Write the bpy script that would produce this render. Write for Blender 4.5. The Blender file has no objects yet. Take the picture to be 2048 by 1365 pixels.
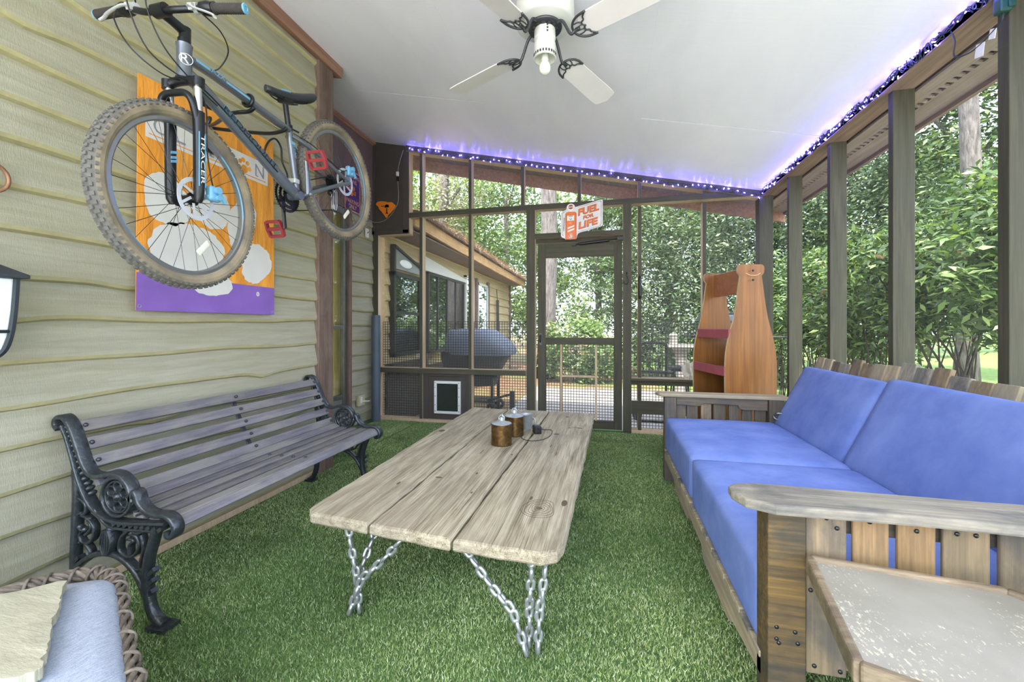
import bpy, bmesh, math, random
import numpy as np
from mathutils import Vector, Matrix
R = random.Random(7)
NR = np.random.default_rng(11)
PI = math.pi
SC = bpy.context.scene
COL = SC.collection
W = {}                      # world location of every object origin (nothing here is rotated at object level)

def V(*a): return Vector(a)
def S(h):
    h = h.lstrip('#'); o = []
    for i in (0, 2, 4):
        c = int(h[i:i+2], 16) / 255
        o.append(c / 12.92 if c <= .04045 else ((c + .055) / 1.055) ** 2.4)
    return (o[0], o[1], o[2], 1)

# ------------------------------------------------------------------ materials
class NT:
    def __init__(s, name):
        s.m = bpy.data.materials.new(name); s.m.use_nodes = True
        s.t = s.m.node_tree; s.t.nodes.clear()
        s.out = s.n('ShaderNodeOutputMaterial')
    def n(s, typ, **kw):
        nd = s.t.nodes.new(typ)
        for k, v in kw.items(): setattr(nd, k, v)
        return nd
    def l(s, a, b): s.t.links.new(a, b)
    def val(s, sock, v):
        if hasattr(v, 'is_linked'): s.l(v, sock)
        else: sock.default_value = v
    def math(s, op, a, b=0.0, clamp=False):
        nd = s.n('ShaderNodeMath', operation=op, use_clamp=clamp)
        s.val(nd.inputs[0], a); s.val(nd.inputs[1], b); return nd.outputs[0]
    def mix(s, f, a, b, mode='MIX'):
        nd = s.n('ShaderNodeMix', data_type='RGBA', blend_type=mode)
        s.val(nd.inputs[0], f); s.val(nd.inputs[6], a); s.val(nd.inputs[7], b); return nd.outputs[2]
    def coord(s, scale=(1, 1, 1), island=False):
        tc = s.n('ShaderNodeTexCoord'); o = tc.outputs['Object']
        if island:
            g = s.n('ShaderNodeNewGeometry'); oi = s.n('ShaderNodeObjectInfo')
            r = s.math('ADD', g.outputs['Random Per Island'], oi.outputs['Random'])
            k = s.math('MULTIPLY', r, 37.0)
            a = s.n('ShaderNodeVectorMath', operation='ADD'); s.l(o, a.inputs[0])
            c = s.n('ShaderNodeCombineXYZ')
            for i in range(3): s.l(k, c.inputs[i])
            s.l(c.outputs[0], a.inputs[1]); o = a.outputs[0]
        mp = s.n('ShaderNodeMapping'); mp.inputs['Scale'].default_value = scale
        s.l(o, mp.inputs[0]); return mp.outputs[0]
    def noise(s, vec, scale, detail=4, rough=.55, dist=0.0):
        nd = s.n('ShaderNodeTexNoise'); s.l(vec, nd.inputs['Vector'])
        nd.inputs['Scale'].default_value = scale; nd.inputs['Detail'].default_value = detail
        nd.inputs['Roughness'].default_value = rough; nd.inputs['Distortion'].default_value = dist
        return nd.outputs['Fac']
    def ramp(s, f, stops):
        nd = s.n('ShaderNodeValToRGB'); e = nd.color_ramp.elements
        while len(e) < len(stops): e.new(.5)
        for i, (p, c) in enumerate(stops):
            e[i].position = p; e[i].color = c if len(c) == 4 else (*c, 1)
        s.l(f, nd.inputs[0]); return nd.outputs[0]
    def bump(s, h, strength=.3, dist=.01):
        nd = s.n('ShaderNodeBump'); nd.inputs['Strength'].default_value = strength
        nd.inputs['Distance'].default_value = dist; s.l(h, nd.inputs['Height']); return nd.outputs[0]
    def pbr(s, col, rough=.5, metal=0.0, normal=None, spec=None, coat=0.0):
        p = s.n('ShaderNodeBsdfPrincipled')
        s.val(p.inputs['Base Color'], col); s.val(p.inputs['Roughness'], rough); s.val(p.inputs['Metallic'], metal)
        if normal is not None: s.l(normal, p.inputs['Normal'])
        if spec is not None: p.inputs['Specular IOR Level'].default_value = spec
        if coat: p.inputs['Coat Weight'].default_value = coat; p.inputs['Coat Roughness'].default_value = .15
        return p.outputs[0]
    def done(s, sh): s.l(sh, s.out.inputs['Surface']); return s.m

def sc3(c, k): return (min(1, c[0]*k), min(1, c[1]*k), min(1, c[2]*k), 1)
def plain(name, col, rough=.5, metal=0., var=.12, nscale=14., bump=.0, bscale=60., spec=None, coat=0.):
    t = NT(name); c = t.coord(); f = t.noise(c, nscale, 5)
    cc = t.ramp(f, [(.25, sc3(col, 1-var)), (.75, sc3(col, 1+var))])
    nb = t.bump(t.noise(c, bscale, 4), bump) if bump else None
    return t.done(t.pbr(cc, rough, metal, nb, spec, coat))
def wood(name, dark, light, axis=1, stain=None, stain_amt=.5, fine=1., rough=.75, bump=.35, tint=.12, knots=False):
    t = NT(name)
    sc = [14., 14., 14.]; sc[axis] = .9
    c = t.coord(tuple(x*fine for x in sc), island=True)
    f = t.noise(c, 2.6, 8, .62, .6)
    sc2 = [60., 60., 60.]; sc2[axis] = 2.
    c2 = t.coord(tuple(x*fine for x in sc2), island=True)
    g = t.noise(c2, 2.2, 5, .6)
    h = t.math('ADD', t.math('MULTIPLY', f, .6), t.math('MULTIPLY', g, .4))
    col = t.ramp(h, [(.32, dark), (.5, tuple((dark[i]+light[i])/2 for i in range(3))+(1,)), (.64, light)])
    if stain is not None:
        sc3_ = [3.5, 3.5, 3.5]; sc3_[axis] = 1.6
        c3 = t.coord(tuple(sc3_), island=True); sp = t.noise(c3, 2.4, 6, .65, .4)
        col = t.mix(t.math('MULTIPLY', t.ramp(sp, [(.44, (0, 0, 0)), (.62, (1, 1, 1))]), stain_amt), col, stain)
    gi = t.n('ShaderNodeNewGeometry'); oi = t.n('ShaderNodeObjectInfo')
    rr = t.math('FRACT', t.math('ADD', t.math('MULTIPLY', gi.outputs['Random Per Island'], 7.3), t.math('MULTIPLY', oi.outputs['Random'], 5.1)))
    br = t.math('ADD', t.math('MULTIPLY', rr, 2*tint), 1-tint)
    cb = t.n('ShaderNodeCombineColor')
    for i in range(3): t.l(br, cb.inputs[i])
    col = t.mix(1.0, col, cb.outputs[0], 'MULTIPLY')
    return t.done(t.pbr(col, rough, 0., t.bump(h, bump, .006), .35))
def metal(name, col, rough=.3, var=.1): return plain(name, col, rough, 1., var, 30.)
def emis(name, col, strength):
    t = NT(name); e = t.n('ShaderNodeEmission'); e.inputs[0].default_value = col; e.inputs[1].default_value = strength
    return t.done(e.outputs[0])
def leafmat(name, stops, trans=.3, rough=.45):
    t = NT(name); g = t.n('ShaderNodeNewGeometry')
    c = t.ramp(g.outputs['Random Per Island'], stops)
    d = t.pbr(c, rough, spec=.4)
    tr = t.n('ShaderNodeBsdfTranslucent'); t.l(t.mix(1., c, (1.0, 1.0, .45, 1), 'MULTIPLY'), tr.inputs[0])
    m = t.n('ShaderNodeMixShader'); m.inputs[0].default_value = trans
    t.l(d, m.inputs[1]); t.l(tr.outputs[0], m.inputs[2]); return t.done(m.outputs[0])

# ------------------------------------------------------------------ mesh builder
def catmull(p, n=8, closed=False):
    p = [Vector(q) for q in p]; o = []; L = len(p)
    rng = range(L) if closed else range(L-1)
    for i in rng:
        if closed: a, b, c, d = p[(i-1) % L], p[i], p[(i+1) % L], p[(i+2) % L]
        else: a, b, c, d = p[max(i-1, 0)], p[i], p[i+1], p[min(i+2, L-1)]
        for k in range(n):
            t = k/n
            o.append(.5*((2*b)+(c-a)*t+(2*a-5*b+4*c-d)*t*t+(3*b-a-3*c+d)*t**3))
    if not closed: o.append(p[-1])
    return o
class MB:
    def __init__(s): s.v = []; s.f = []; s.mi = []; s.M = None; s.cur = 0
    def add(s, vs, fs, mi=None):
        b = len(s.v)
        if s.M is not None: vs = [s.M @ Vector(v) for v in vs]
        s.v.extend([tuple(v) for v in vs]); s.f.extend([tuple(i+b for i in f) for f in fs])
        s.mi.extend([s.cur if mi is None else mi]*len(fs)); return s
    def box(s, x0, x1, y0, y1, z0, z1, mi=None):
        vs = [(x, y, z) for z in (z0, z1) for y in (y0, y1) for x in (x0, x1)]
        return s.add(vs, [(0, 2, 3, 1), (4, 5, 7, 6), (0, 1, 5, 4), (2, 6, 7, 3), (0, 4, 6, 2), (1, 3, 7, 5)], mi)
    def obox(s, c, ax, ay, az, mi=None):   # oriented box from centre and half-axis vectors
        c, ax, ay, az = Vector(c), Vector(ax), Vector(ay), Vector(az)
        vs = [c+ax*i+ay*j+az*k for k in (-1, 1) for j in (-1, 1) for i in (-1, 1)]
        return s.add(vs, [(0, 2, 3, 1), (4, 5, 7, 6), (0, 1, 5, 4), (2, 6, 7, 3), (0, 4, 6, 2), (1, 3, 7, 5)], mi)
    def beam(s, p, q, w, h, up=(0, 0, 1), mi=None):
        p, q, up = Vector(p), Vector(q), Vector(up); d = (q-p); L = d.length; d.normalize()
        sd = d.cross(up); sd.normalize(); u = sd.cross(d)
        return s.obox((p+q)/2, d*L/2, sd*w/2, u*h/2, mi)
    def sweep(s, pts, prof, closed=False, cap=True, mi=None, binorm=None, scales=None):
        pts = [Vector(p) for p in pts]; n = len(pts); m = len(prof); vs = []
        tang = []
        for i in range(n):
            a = pts[(i-1) % n] if (closed or i > 0) else pts[0]
            b = pts[(i+1) % n] if (closed or i < n-1) else pts[-1]
            t = (b-a); t.normalize() if t.length > 1e-9 else None; tang.append(t)
        if binorm is None:
            r = Vector((0, 0, 1)) if abs(tang[0].z) < .9 else Vector((1, 0, 0))
            nrm = tang[0].cross(r).normalized()
        for i in range(n):
            if binorm is not None:
                bi = Vector(binorm); nm = bi.cross(tang[i]).normalized()
            else:
                nrm = (nrm - tang[i]*nrm.dot(tang[i]))
                nrm = nrm.normalized() if nrm.length > 1e-9 else tang[i].orthogonal().normalized()
                nm = nrm; bi = tang[i].cross(nm)
            k = scales[i] if scales else 1.
            for a, b in prof: vs.append(pts[i]+nm*(a*k)+bi*(b*k))
        fs = []
        for i in range(n if closed else n-1):
            j = (i+1) % n
            for k in range(m):
                l = (k+1) % m; fs.append((i*m+k, i*m+l, j*m+l, j*m+k))
        if cap and not closed: fs += [tuple(range(m))[::-1], tuple(range((n-1)*m, n*m))]
        return s.add(vs, fs, mi)
    def tube(s, pts, r, n=8, closed=False, mi=None, scales=None, ry=None):
        return s.sweep(pts, [(r*math.cos(2*PI*k/n), (ry or r)*math.sin(2*PI*k/n)) for k in range(n)], closed, True, mi, None, scales)
    def strap(s, pts, t, w, bi=(0, 1, 0), closed=False, mi=None, scales=None):
        a, b, c = t/2, w/2, min(t, w)*.22
        pr = [(a, b-c), (a-c, b), (-a+c, b), (-a, b-c), (-a, -b+c), (-a+c, -b), (a-c, -b), (a, -b+c)]
        return s.sweep(pts, pr, closed, True, mi, bi, scales)
    def lathe(s, prof, c=(0, 0, 0), axis=(0, 0, 1), n=24, mi=None):
        ax = Vector(axis).normalized(); u = ax.orthogonal().normalized(); w = ax.cross(u); c = Vector(c); vs = []; fs = []
        for r, h in prof:
            for k in range(n):
                a = 2*PI*k/n; vs.append(c+ax*h+(u*math.cos(a)+w*math.sin(a))*r)
        for i in range(len(prof)-1):
            for k in range(n):
                l = (k+1) % n; fs.append((i*n+k, i*n+l, (i+1)*n+l, (i+1)*n+k))
        if prof[0][0] > 1e-6: fs.append(tuple(range(n))[::-1])
        if prof[-1][0] > 1e-6: fs.append(tuple(range((len(prof)-1)*n, len(prof)*n)))
        return s.add(vs, fs, mi)
    def torus(s, c, axis, Rm, r, n=32, m=10, mi=None):
        ax = Vector(axis).normalized(); u = ax.orthogonal().normalized(); w = ax.cross(u); c = Vector(c); vs = []; fs = []
        for i in range(n):
            a = 2*PI*i/n; rd = u*math.cos(a)+w*math.sin(a)
            for k in range(m):
                b = 2*PI*k/m; vs.append(c+rd*(Rm+r*math.cos(b))+ax*(r*math.sin(b)))
        for i in range(n):
            for k in range(m):
                j, l = (i+1) % n, (k+1) % m; fs.append((i*m+k, j*m+k, j*m+l, i*m+l))
        return s.add(vs, fs, mi)
    def ball(s, c, r, n=12, m=8, mi=None):
        rx, ry, rz = (r, r, r) if not hasattr(r, '__len__') else r; c = Vector(c)
        vs = [c+V(0, 0, -rz)]; fs = []
        for i in range(1, m):
            a = -PI/2+PI*i/m
            for k in range(n):
                b = 2*PI*k/n; vs.append(c+V(rx*math.cos(a)*math.cos(b), ry*math.cos(a)*math.sin(b), rz*math.sin(a)))
        vs.append(c+V(0, 0, rz)); t = len(vs)-1
        for k in range(n):
            l = (k+1) % n; fs.append((0, 1+l, 1+k)); fs.append((t, t-n+k, t-n+l))
        for i in range(m-2):
            for k in range(n):
                l = (k+1) % n; fs.append((1+i*n+k, 1+i*n+l, 1+(i+1)*n+l, 1+(i+1)*n+k))
        return s.add(vs, fs, mi)
    def plate(s, poly, O, U, Vv, t, mi=None, mi_side=None):
        O, U, Vv = Vector(O), Vector(U), Vector(Vv); N = U.cross(Vv).normalized()*t; n = len(poly)
        a = [O+U*x+Vv*y for x, y in poly]; vs = a+[p+N for p in a]
        s.add(vs, [tuple(range(n))[::-1], tuple(range(n, 2*n))], mi)
        b = len(s.v)-2*n; fs = [(b+i, b+(i+1) % n, b+n+(i+1) % n, b+n+i) for i in range(n)]
        s.f.extend(fs); s.mi.extend([(s.cur if mi is None else mi) if mi_side is None else mi_side]*n); return s
    def rbox(s, c, half, r, ax=None, n=8, puff=0., mi=None):   # soft box: rounded edges, optional puffed faces along local z
        c = Vector(c); A = ax or (V(1, 0, 0), V(0, 1, 0), V(0, 0, 1)); vs = []; fs = []; idx = {}
        hx, hy, hz = half
        def pt(i, j, k):
            key = (i, j, k)
            if key in idx: return idx[key]
            q = [2*x/n-1 for x in key]; H = (hx, hy, hz); core = []; dv = []
            for t in range(3):
                p = math.copysign(abs(q[t])**.75, q[t])*H[t]; cl = max(-(H[t]-r), min(H[t]-r, p)); core.append(cl); dv.append(p-cl)
            d = Vector(dv); L = d.length
            if L > 1e-9: d = d*(r/L)*min(1, L/r) if L < r else d*(r/L)
            p = Vector(core)+d
            if puff: p.z += math.copysign(puff*(1-q[0]**2)*(1-q[1]**2), q[2]) if abs(q[2]) > .5 else 0
            vs.append(c+A[0]*p.x+A[1]*p.y+A[2]*p.z); idx[key] = len(vs)-1; return idx[key]
        for a in range(n):
            for b in range(n):
                fs.append((pt(a, b, 0), pt(a, b+1, 0), pt(a+1, b+1, 0), pt(a+1, b, 0)))
                fs.append((pt(a, b, n), pt(a+1, b, n), pt(a+1, b+1, n), pt(a, b+1, n)))
                fs.append((pt(a, 0, b), pt(a+1, 0, b), pt(a+1, 0, b+1), pt(a, 0, b+1)))
                fs.append((pt(a, n, b), pt(a, n, b+1), pt(a+1, n, b+1), pt(a+1, n, b)))
                fs.append((pt(0, a, b), pt(0, a, b+1), pt(0, a+1, b+1), pt(0, a+1, b)))
                fs.append((pt(n, a, b), pt(n, a+1, b), pt(n, a+1, b+1), pt(n, a, b+1)))
        return s.add(vs, fs, mi)
    def text(s, txt, O, U, Vv, size, width=None, ext=.001, mi=None, align='CENTER', bold=0.0):
        cu = bpy.data.curves.new('t', 'FONT'); cu.body = txt; cu.size = 1.; cu.align_x = 'CENTER'; cu.align_y = 'CENTER'
        cu.resolution_u = 3; cu.extrude = 0; cu.offset = bold
        ob = bpy.data.objects.new('t', cu); me = bpy.data.meshes.new_from_object(ob)
        vs = [v.co.copy() for v in me.vertices]; fs = [tuple(p.vertices) for p in me.polygons]
        bpy.data.objects.remove(ob); bpy.data.curves.remove(cu); bpy.data.meshes.remove(me)
        xs = [v.x for v in vs]; ys = [v.y for v in vs]; cx, cy = (min(xs)+max(xs))/2, (min(ys)+max(ys))/2
        ky = size/(max(ys)-min(ys)); kx = (width/(max(xs)-min(xs))) if width else ky
        O, U, Vv = Vector(O), Vector(U).normalized(), Vector(Vv).normalized(); N = U.cross(Vv)*ext
        return s.add([O+U*((v.x-cx)*kx)+Vv*((v.y-cy)*ky)+N for v in vs], fs, mi)
    def build(s, name, mats, parent=None, smooth=False, bevel=0., seg=2, origin=None, angle=None):
        me = bpy.data.meshes.new(name); ob = bpy.data.objects.new(name, me); COL.objects.link(ob)
        if parent is not None:
            ob.parent = parent; o = W[parent]; W[ob] = o.copy()
        else:
            if origin is None:
                a = np.array(s.v); lo, hi = a.min(0), a.max(0); origin = ((lo[0]+hi[0])/2, (lo[1]+hi[1])/2, lo[2])
            o = Vector(origin); ob.location = o; W[ob] = o.copy()
        me.from_pydata([(v[0]-o[0], v[1]-o[1], v[2]-o[2]) for v in s.v], [], s.f)
        for m in (mats if isinstance(mats, (list, tuple)) else [mats]): me.materials.append(m)
        if any(s.mi): me.polygons.foreach_set('material_index', s.mi)
        if smooth: me.polygons.foreach_set('use_smooth', [True]*len(s.f))
        me.update()
        if angle:
            try: me.set_sharp_from_angle(angle=math.radians(angle))
            except Exception: pass
        if bevel:
            md = ob.modifiers.new('soft', 'BEVEL'); md.width = bevel; md.segments = seg; md.limit_method = 'ANGLE'; md.angle_limit = .7
        return ob
def npmesh(name, verts, faces, mat, parent=None, origin=(0, 0, 0), smooth=False):
    me = bpy.data.meshes.new(name); n, m, k = len(verts), len(faces), faces.shape[1]
    o = W[parent] if parent is not None else Vector(origin)
    verts = verts - np.array(o)
    me.vertices.add(n); me.vertices.foreach_set('co', verts.astype(np.float32).ravel())
    me.loops.add(m*k); me.loops.foreach_set('vertex_index', faces.astype(np.int32).ravel())
    me.polygons.add(m); me.polygons.foreach_set('loop_start', np.arange(0, m*k, k, dtype=np.int32))
    me.polygons.foreach_set('loop_total', np.full(m, k, dtype=np.int32))
    if smooth: me.polygons.foreach_set('use_smooth', np.ones(m, dtype=bool))
    me.update(calc_edges=True); me.materials.append(mat)
    ob = bpy.data.objects.new(name, me); COL.objects.link(ob); W[ob] = Vector(o)
    if parent is not None: ob.parent = parent
    else: ob.location = o
    return ob
def thing(name, loc, label, cat, group=None):
    o = bpy.data.objects.new(name, None); COL.objects.link(o); o.location = loc; o.empty_display_size = .05
    W[o] = Vector(loc); tag(o, label, cat, group); return o
def tag(o, label=None, cat=None, group=None, kind=None):
    if label: o['label'] = label
    if cat: o['category'] = cat
    if group: o['group'] = group
    if kind: o['kind'] = kind
    return o
def struct(name, loc=(0, 0, 0), label=None):
    o = bpy.data.objects.new(name, None); COL.objects.link(o); o.location = loc; W[o] = Vector(loc); o['kind'] = 'structure'
    if label: o['label'] = label
    return o
def copy_part(o, parent, dloc):
    c = o.copy(); COL.objects.link(c); c.parent = parent
    c.location = o.location + Vector(dloc); W[c] = W[parent].copy(); return c
def studs(name, pts, r, mat, parent):
    mb = MB(); mb.ball(pts[0], r, 8, 6); o = mb.build(name, mat, parent, smooth=True)
    for p in pts[1:]: copy_part(o, parent, Vector(p)-Vector(pts[0]))
    return o
SKYMIX, SKYCOL, SKYSTR, SUNSTR, EXPO, LED = .6, (3.3, 3.6, 4.1, 1), .55, 3.7, 1.62, 110.
# ------------------------------------------------------------------ palette
def CE(x): return 2.41 + .214*(1.52 - x)
m_siding = (lambda t: t.done(t.pbr(
    t.mix(t.math('MULTIPLY', t.ramp(t.noise(t.coord((2, .8, 5), True), 1.6, 6, .65, .3), [(.42, (0, 0, 0)), (.7, (1, 1, 1))]), .55),
          t.ramp(t.noise(t.coord((30, 1.2, 16), True), 2.2, 8, .65, .4), [(.28, S('908c78')), (.5, S('9e9a86')), (.74, S('aaa592'))]), S('938d71')),
    .82, 0, t.bump(t.math('ADD', t.noise(t.coord((60, 1.5, 40), True), 2.6, 8, .7), t.noise(t.coord((90, 90, 8)), 3, 3)), .30, .006), .25)))(NT('painted_rough_siding'))
m_wane = plain('siding_lower_edge', S('a49b75'), .85, 0, .12, 9, .4, 40)
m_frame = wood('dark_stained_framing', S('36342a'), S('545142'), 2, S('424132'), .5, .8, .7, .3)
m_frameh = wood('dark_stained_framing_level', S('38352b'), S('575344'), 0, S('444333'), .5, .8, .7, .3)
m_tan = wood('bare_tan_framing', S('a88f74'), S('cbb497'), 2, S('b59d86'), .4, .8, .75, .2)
m_postbrown = wood('weathered_brown_post', S('54423a'), S('7d675a'), 2, S('8b7a6c'), .45, .7, .8, .35)
m_postright = wood('greenish_brown_post', S('302d22'), S('4d4a3a'), 2, S('3e3e2f'), .6, .8, .7, .3)
m_beam = wood('brown_beam', S('624a43'), S('8d746b'), 1, S('7f675f'), .4, .8, .7, .3)
m_soffit = wood('plywood_soffit', S('6d5d54'), S('97877d'), 1, S('7c6c63'), .5, .7, .8, .2)
m_trim = wood('reddish_trim', S('7c5645'), S('a98068'), 1, None, 0, .7, .7, .2)
m_panel = plain('dark_brown_panel', S('433c37'), .62, 0, .12, 8, .15, 90)
m_panel2 = plain('reddish_brown_panel', S('6b5650'), .62, 0, .12, 8, .15, 90)
m_ceil = (lambda t: t.done(t.pbr(
    t.ramp(t.noise(t.coord((1.2, .5, 1)), 1.8, 7, .62, .5), [(.3, S('ebe9f3')), (.7, S('f6f4fc'))]), .38, 0,
    t.bump(t.noise(t.coord((1.5, 12, 1)), 4, 6), .08, .01), .45)))(NT('white_painted_plywood'))
m_alu = metal('aluminium', S('9a9c9a'), .42)
m_black = plain('black_plastic', S('161616'), .45, 0, .2)
m_iron = plain('black_iron_paint', S('17191b'), .32, 0, .25, 30, .1, 80, .6)
m_white = plain('white_plastic', S('d8d8d4'), .45, 0, .05)
m_screen = (lambda t: (lambda a, b, c: (t.l(a, c.inputs[1]), t.l(b, c.inputs[2]), t.done(c.outputs[0]))[-1])(
    t.n('ShaderNodeBsdfTransparent').outputs[0], t.pbr(S('a2a4a0'), .8), (lambda m: (setattr(m.inputs[0], 'default_value', .11), m)[-1])(t.n('ShaderNodeMixShader'))))(NT('insect_screen_mesh'))
def glassmat(name, tint, gloss, rough=.02):
    t = NT(name); a = t.n('ShaderNodeBsdfTransparent'); a.inputs[0].default_value = tint
    b = t.n('ShaderNodeBsdfGlossy'); b.inputs['Roughness'].default_value = rough; b.inputs[0].default_value = (.9, .95, 1, 1)
    m = t.n('ShaderNodeMixShader'); f = t.n('ShaderNodeLayerWeight'); f.inputs[0].default_value = .5
    t.l(t.math('ADD', t.math('MULTIPLY', t.math('POWER', f.outputs['Facing'], 4.), .85), gloss, True), m.inputs[0]); t.l(a.outputs[0], m.inputs[1]); t.l(b.outputs[0], m.inputs[2])
    return t.done(m.outputs[0])
m_glass = glassmat('window_glass', (.55, .58, .55, 1), .14)

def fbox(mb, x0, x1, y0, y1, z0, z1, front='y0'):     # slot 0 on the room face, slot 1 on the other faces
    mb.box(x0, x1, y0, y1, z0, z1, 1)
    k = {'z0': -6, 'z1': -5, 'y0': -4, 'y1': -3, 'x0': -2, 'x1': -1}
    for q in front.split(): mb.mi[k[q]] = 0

# ------------------------------------------------------------------ left wall siding (live-edge boards)
def siding(mb, x0, ya, yb, zs, zlo, zhi, amp, seed, step=.05):
    rr = random.Random(seed); n = max(2, int((yb-ya)/step)); ys = [ya+(yb-ya)*i/n for i in range(n+1)]
    for k, zb in enumerate(zs):
        ph = [rr.uniform(0, 6.28) for _ in range(4)]; dips = [(rr.uniform(ya, yb), rr.uniform(.06, .2), rr.uniform(.4, 1.6)) for _ in range(max(1, int((yb-ya)/1.0)))]
        def e(y): return amp*(.5*math.sin(1.7*y+ph[0])+.35*math.sin(3.9*y+ph[1])+.2*math.sin(8.3*y+ph[2])) - amp*sum(d*math.exp(-((y-c)/w)**2) for c, w, d in dips)
        tilt = rr.uniform(-.004, .004)
        vs = []; zt = min(zhi, zb+.20)
        for y in ys:
            z = max(zlo, zb+e(y)) if zb > zlo+.02 else zlo
            for dx, zz in ((.004, zt), (.034+tilt, z+.024), (.028+tilt, z+.009), (.010, z)): vs.append((x0+dx, y, max(zz, zlo)))
        fs = []; mi = []
        for i in range(n):
            for j in range(3):
                a = i*4+j; fs.append((a, a+1, a+5, a+4)); mi.append(0 if j == 0 else 1)
        b = len(mb.v); mb.v += vs; mb.f += [tuple(q+b for q in f) for f in fs]; mb.mi += mi
        mb.f += [(b+3, b+2, b+1, b), (b+n*4, b+n*4+1, b+n*4+2, b+n*4+3)]; mb.mi += [1, 1]
wl = struct('wall_left', (-2.15, 1, 0), 'olive painted live-edge board wall behind the bench')
mb = MB(); siding(mb, -2.152, -1.2, 2.735, [.805+.16*k for k in range(-5, 15)], .03, 3.2, .017, 3)
mb.build('siding', [m_siding, m_wane], wl)
mb = MB(); mb.box(-2.3, -2.150, -1.2, 2.9, 0, 3.2); mb.build('backing', m_siding, wl)
mb = MB(); siding(mb, -2.765, 4.04, 4.55, [.60+.168*k for k in range(-3, 11)], .02, 2.40, .008, 9)
mb.build('siding', [m_siding, m_wane], wl)
mb = MB(); mb.box(-2.86, -2.762, 4.03, 4.62, 0, 2.4); mb.box(-2.86, -2.31, 2.84, 2.902, 0, 3.3); mb.build('backing', m_siding, wl)
mb = MB(); mb.box(-2.86, -2.74, 2.88, 4.6, 2.375, 3.4); mb.build('upper_panel', m_panel2, wl, bevel=.003)
mb = MB(); mb.box(-2.325, -2.103, 2.733, 2.905, 0, 3.2); tag(mb.build('trim_1', m_postbrown, bevel=.006), kind='structure')
mb = MB()
mb.add([(x, y, CE(x)-d) for y in (-1.2, 2.985) for d in (.0, .085) for x in (-2.16, -2.075)], [(0, 1, 3, 2), (4, 6, 7, 5), (0, 4, 5, 1), (2, 3, 7, 6), (0, 2, 6, 4), (1, 5, 7, 3)])
tag(mb.build('trim_2', m_trim, bevel=.004), kind='structure')
mb = MB(); mb.box(-2.745, -2.72, 2.9, 4.54, 3.265, 3.31); mb.box(-2.745, -2.705, 2.9, 4.54, 3.285, 3.31); tag(mb.build('trim_3', m_trim, bevel=.004), kind='structure')
mb = MB(); mb.box(-2.16, -2.113, -1.2, 2.735, 0, .035); tag(mb.build('baseboard_left', m_tan, bevel=.003), kind='structure')

# sliding door in the recess
wd = struct('window_1', (-2.75, 3.45, 0), 'sliding glass door in the recess behind the bench')
mb = MB(); mb.box(-2.80, -2.70, 3.99, 4.045, 0, 2.38); mb.build('jamb', m_postbrown, wd, bevel=.003)
mb = MB(); mb.box(-2.77, -2.725, 3.935, 3.985, .02, 2.36); mb.box(-2.77, -2.74, 2.92, 3.94, 1.075, 1.115); mb.box(-2.77, -2.74, 2.92, 3.94, .33, .38); mb.box(-2.77, -2.74, 2.92, 3.94, 2.3, 2.37)
mb.build('sash', m_alu, wd, bevel=.003)
mb = MB(); mb.box(-2.765, -2.745, 2.92, 3.94, .02, .335); mb.build('kick_panel', plain('grey_kick_panel', S('6b6c66'), .5), wd)
mb = MB(); mb.box(-2.758, -2.754, 2.92, 3.94, .38, 2.3); mb.build('pane', glassmat('clear_door_glass', (.9, .9, .86, 1), .02), wd)
mb = MB(); mb.sweep([(-2.83, 0, 0), (-2.83, 0, 2.3)], [(0, 0)]) if False else None
pts = [(2.9+i*.012, -2.83+.018*math.sin(i*.55)+.006*math.sin(i*1.7)) for i in range(94)]
mb = MB(); mb.add([(x, y, z) for y, x in pts for z in (.1, 2.34)], [(2*i, 2*i+2, 2*i+3, 2*i+1) for i in range(93)])
mb.build('curtain', plain('olive_curtain', S('dccb80'), .9, 0, .15, 5), wd, smooth=True)
mb = MB(); mb.box(-2.9, -2.86, 2.84, 4.05, 0, 2.4); mb.build('backing', m_panel, wd)

# ------------------------------------------------------------------ ceiling
ce = struct('ceiling', (0, 2, 2.7), 'white plywood sloping ceiling')
mb = MB()
def cpan(x0, x1, y0, y1, t=.012, up=0.):
    vs = [(x, y, CE(x)+d+up) for d in (0, t) for y in (y0, y1) for x in (x0, x1)]
    mb.add(vs, [(0, 2, 3, 1), (4, 5, 7, 6), (0, 1, 5, 4), (2, 6, 7, 3), (0, 4, 6, 2), (1, 3, 7, 5)])
xs = [-2.86, -2.182, -.968, .246, 1.462]; g = .00015
for i in range(4):
    for y0, y1 in ((-1.0, .88), (.88, 3.315), (3.315, 4.64)):
        cpan(xs[i]+g, xs[i+1]-g, y0+{1: .0022, 3: .0045}.get(i, .0001), y1-{1: .0022, 3: .0045}.get(i, .0001))
mb.build('plywood', m_ceil, ce)
mb = MB(); cpan(-3.2, 1.84, -1.05, 5.02, .12, .0125); mb.build('roof_deck', m_soffit, ce)

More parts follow.
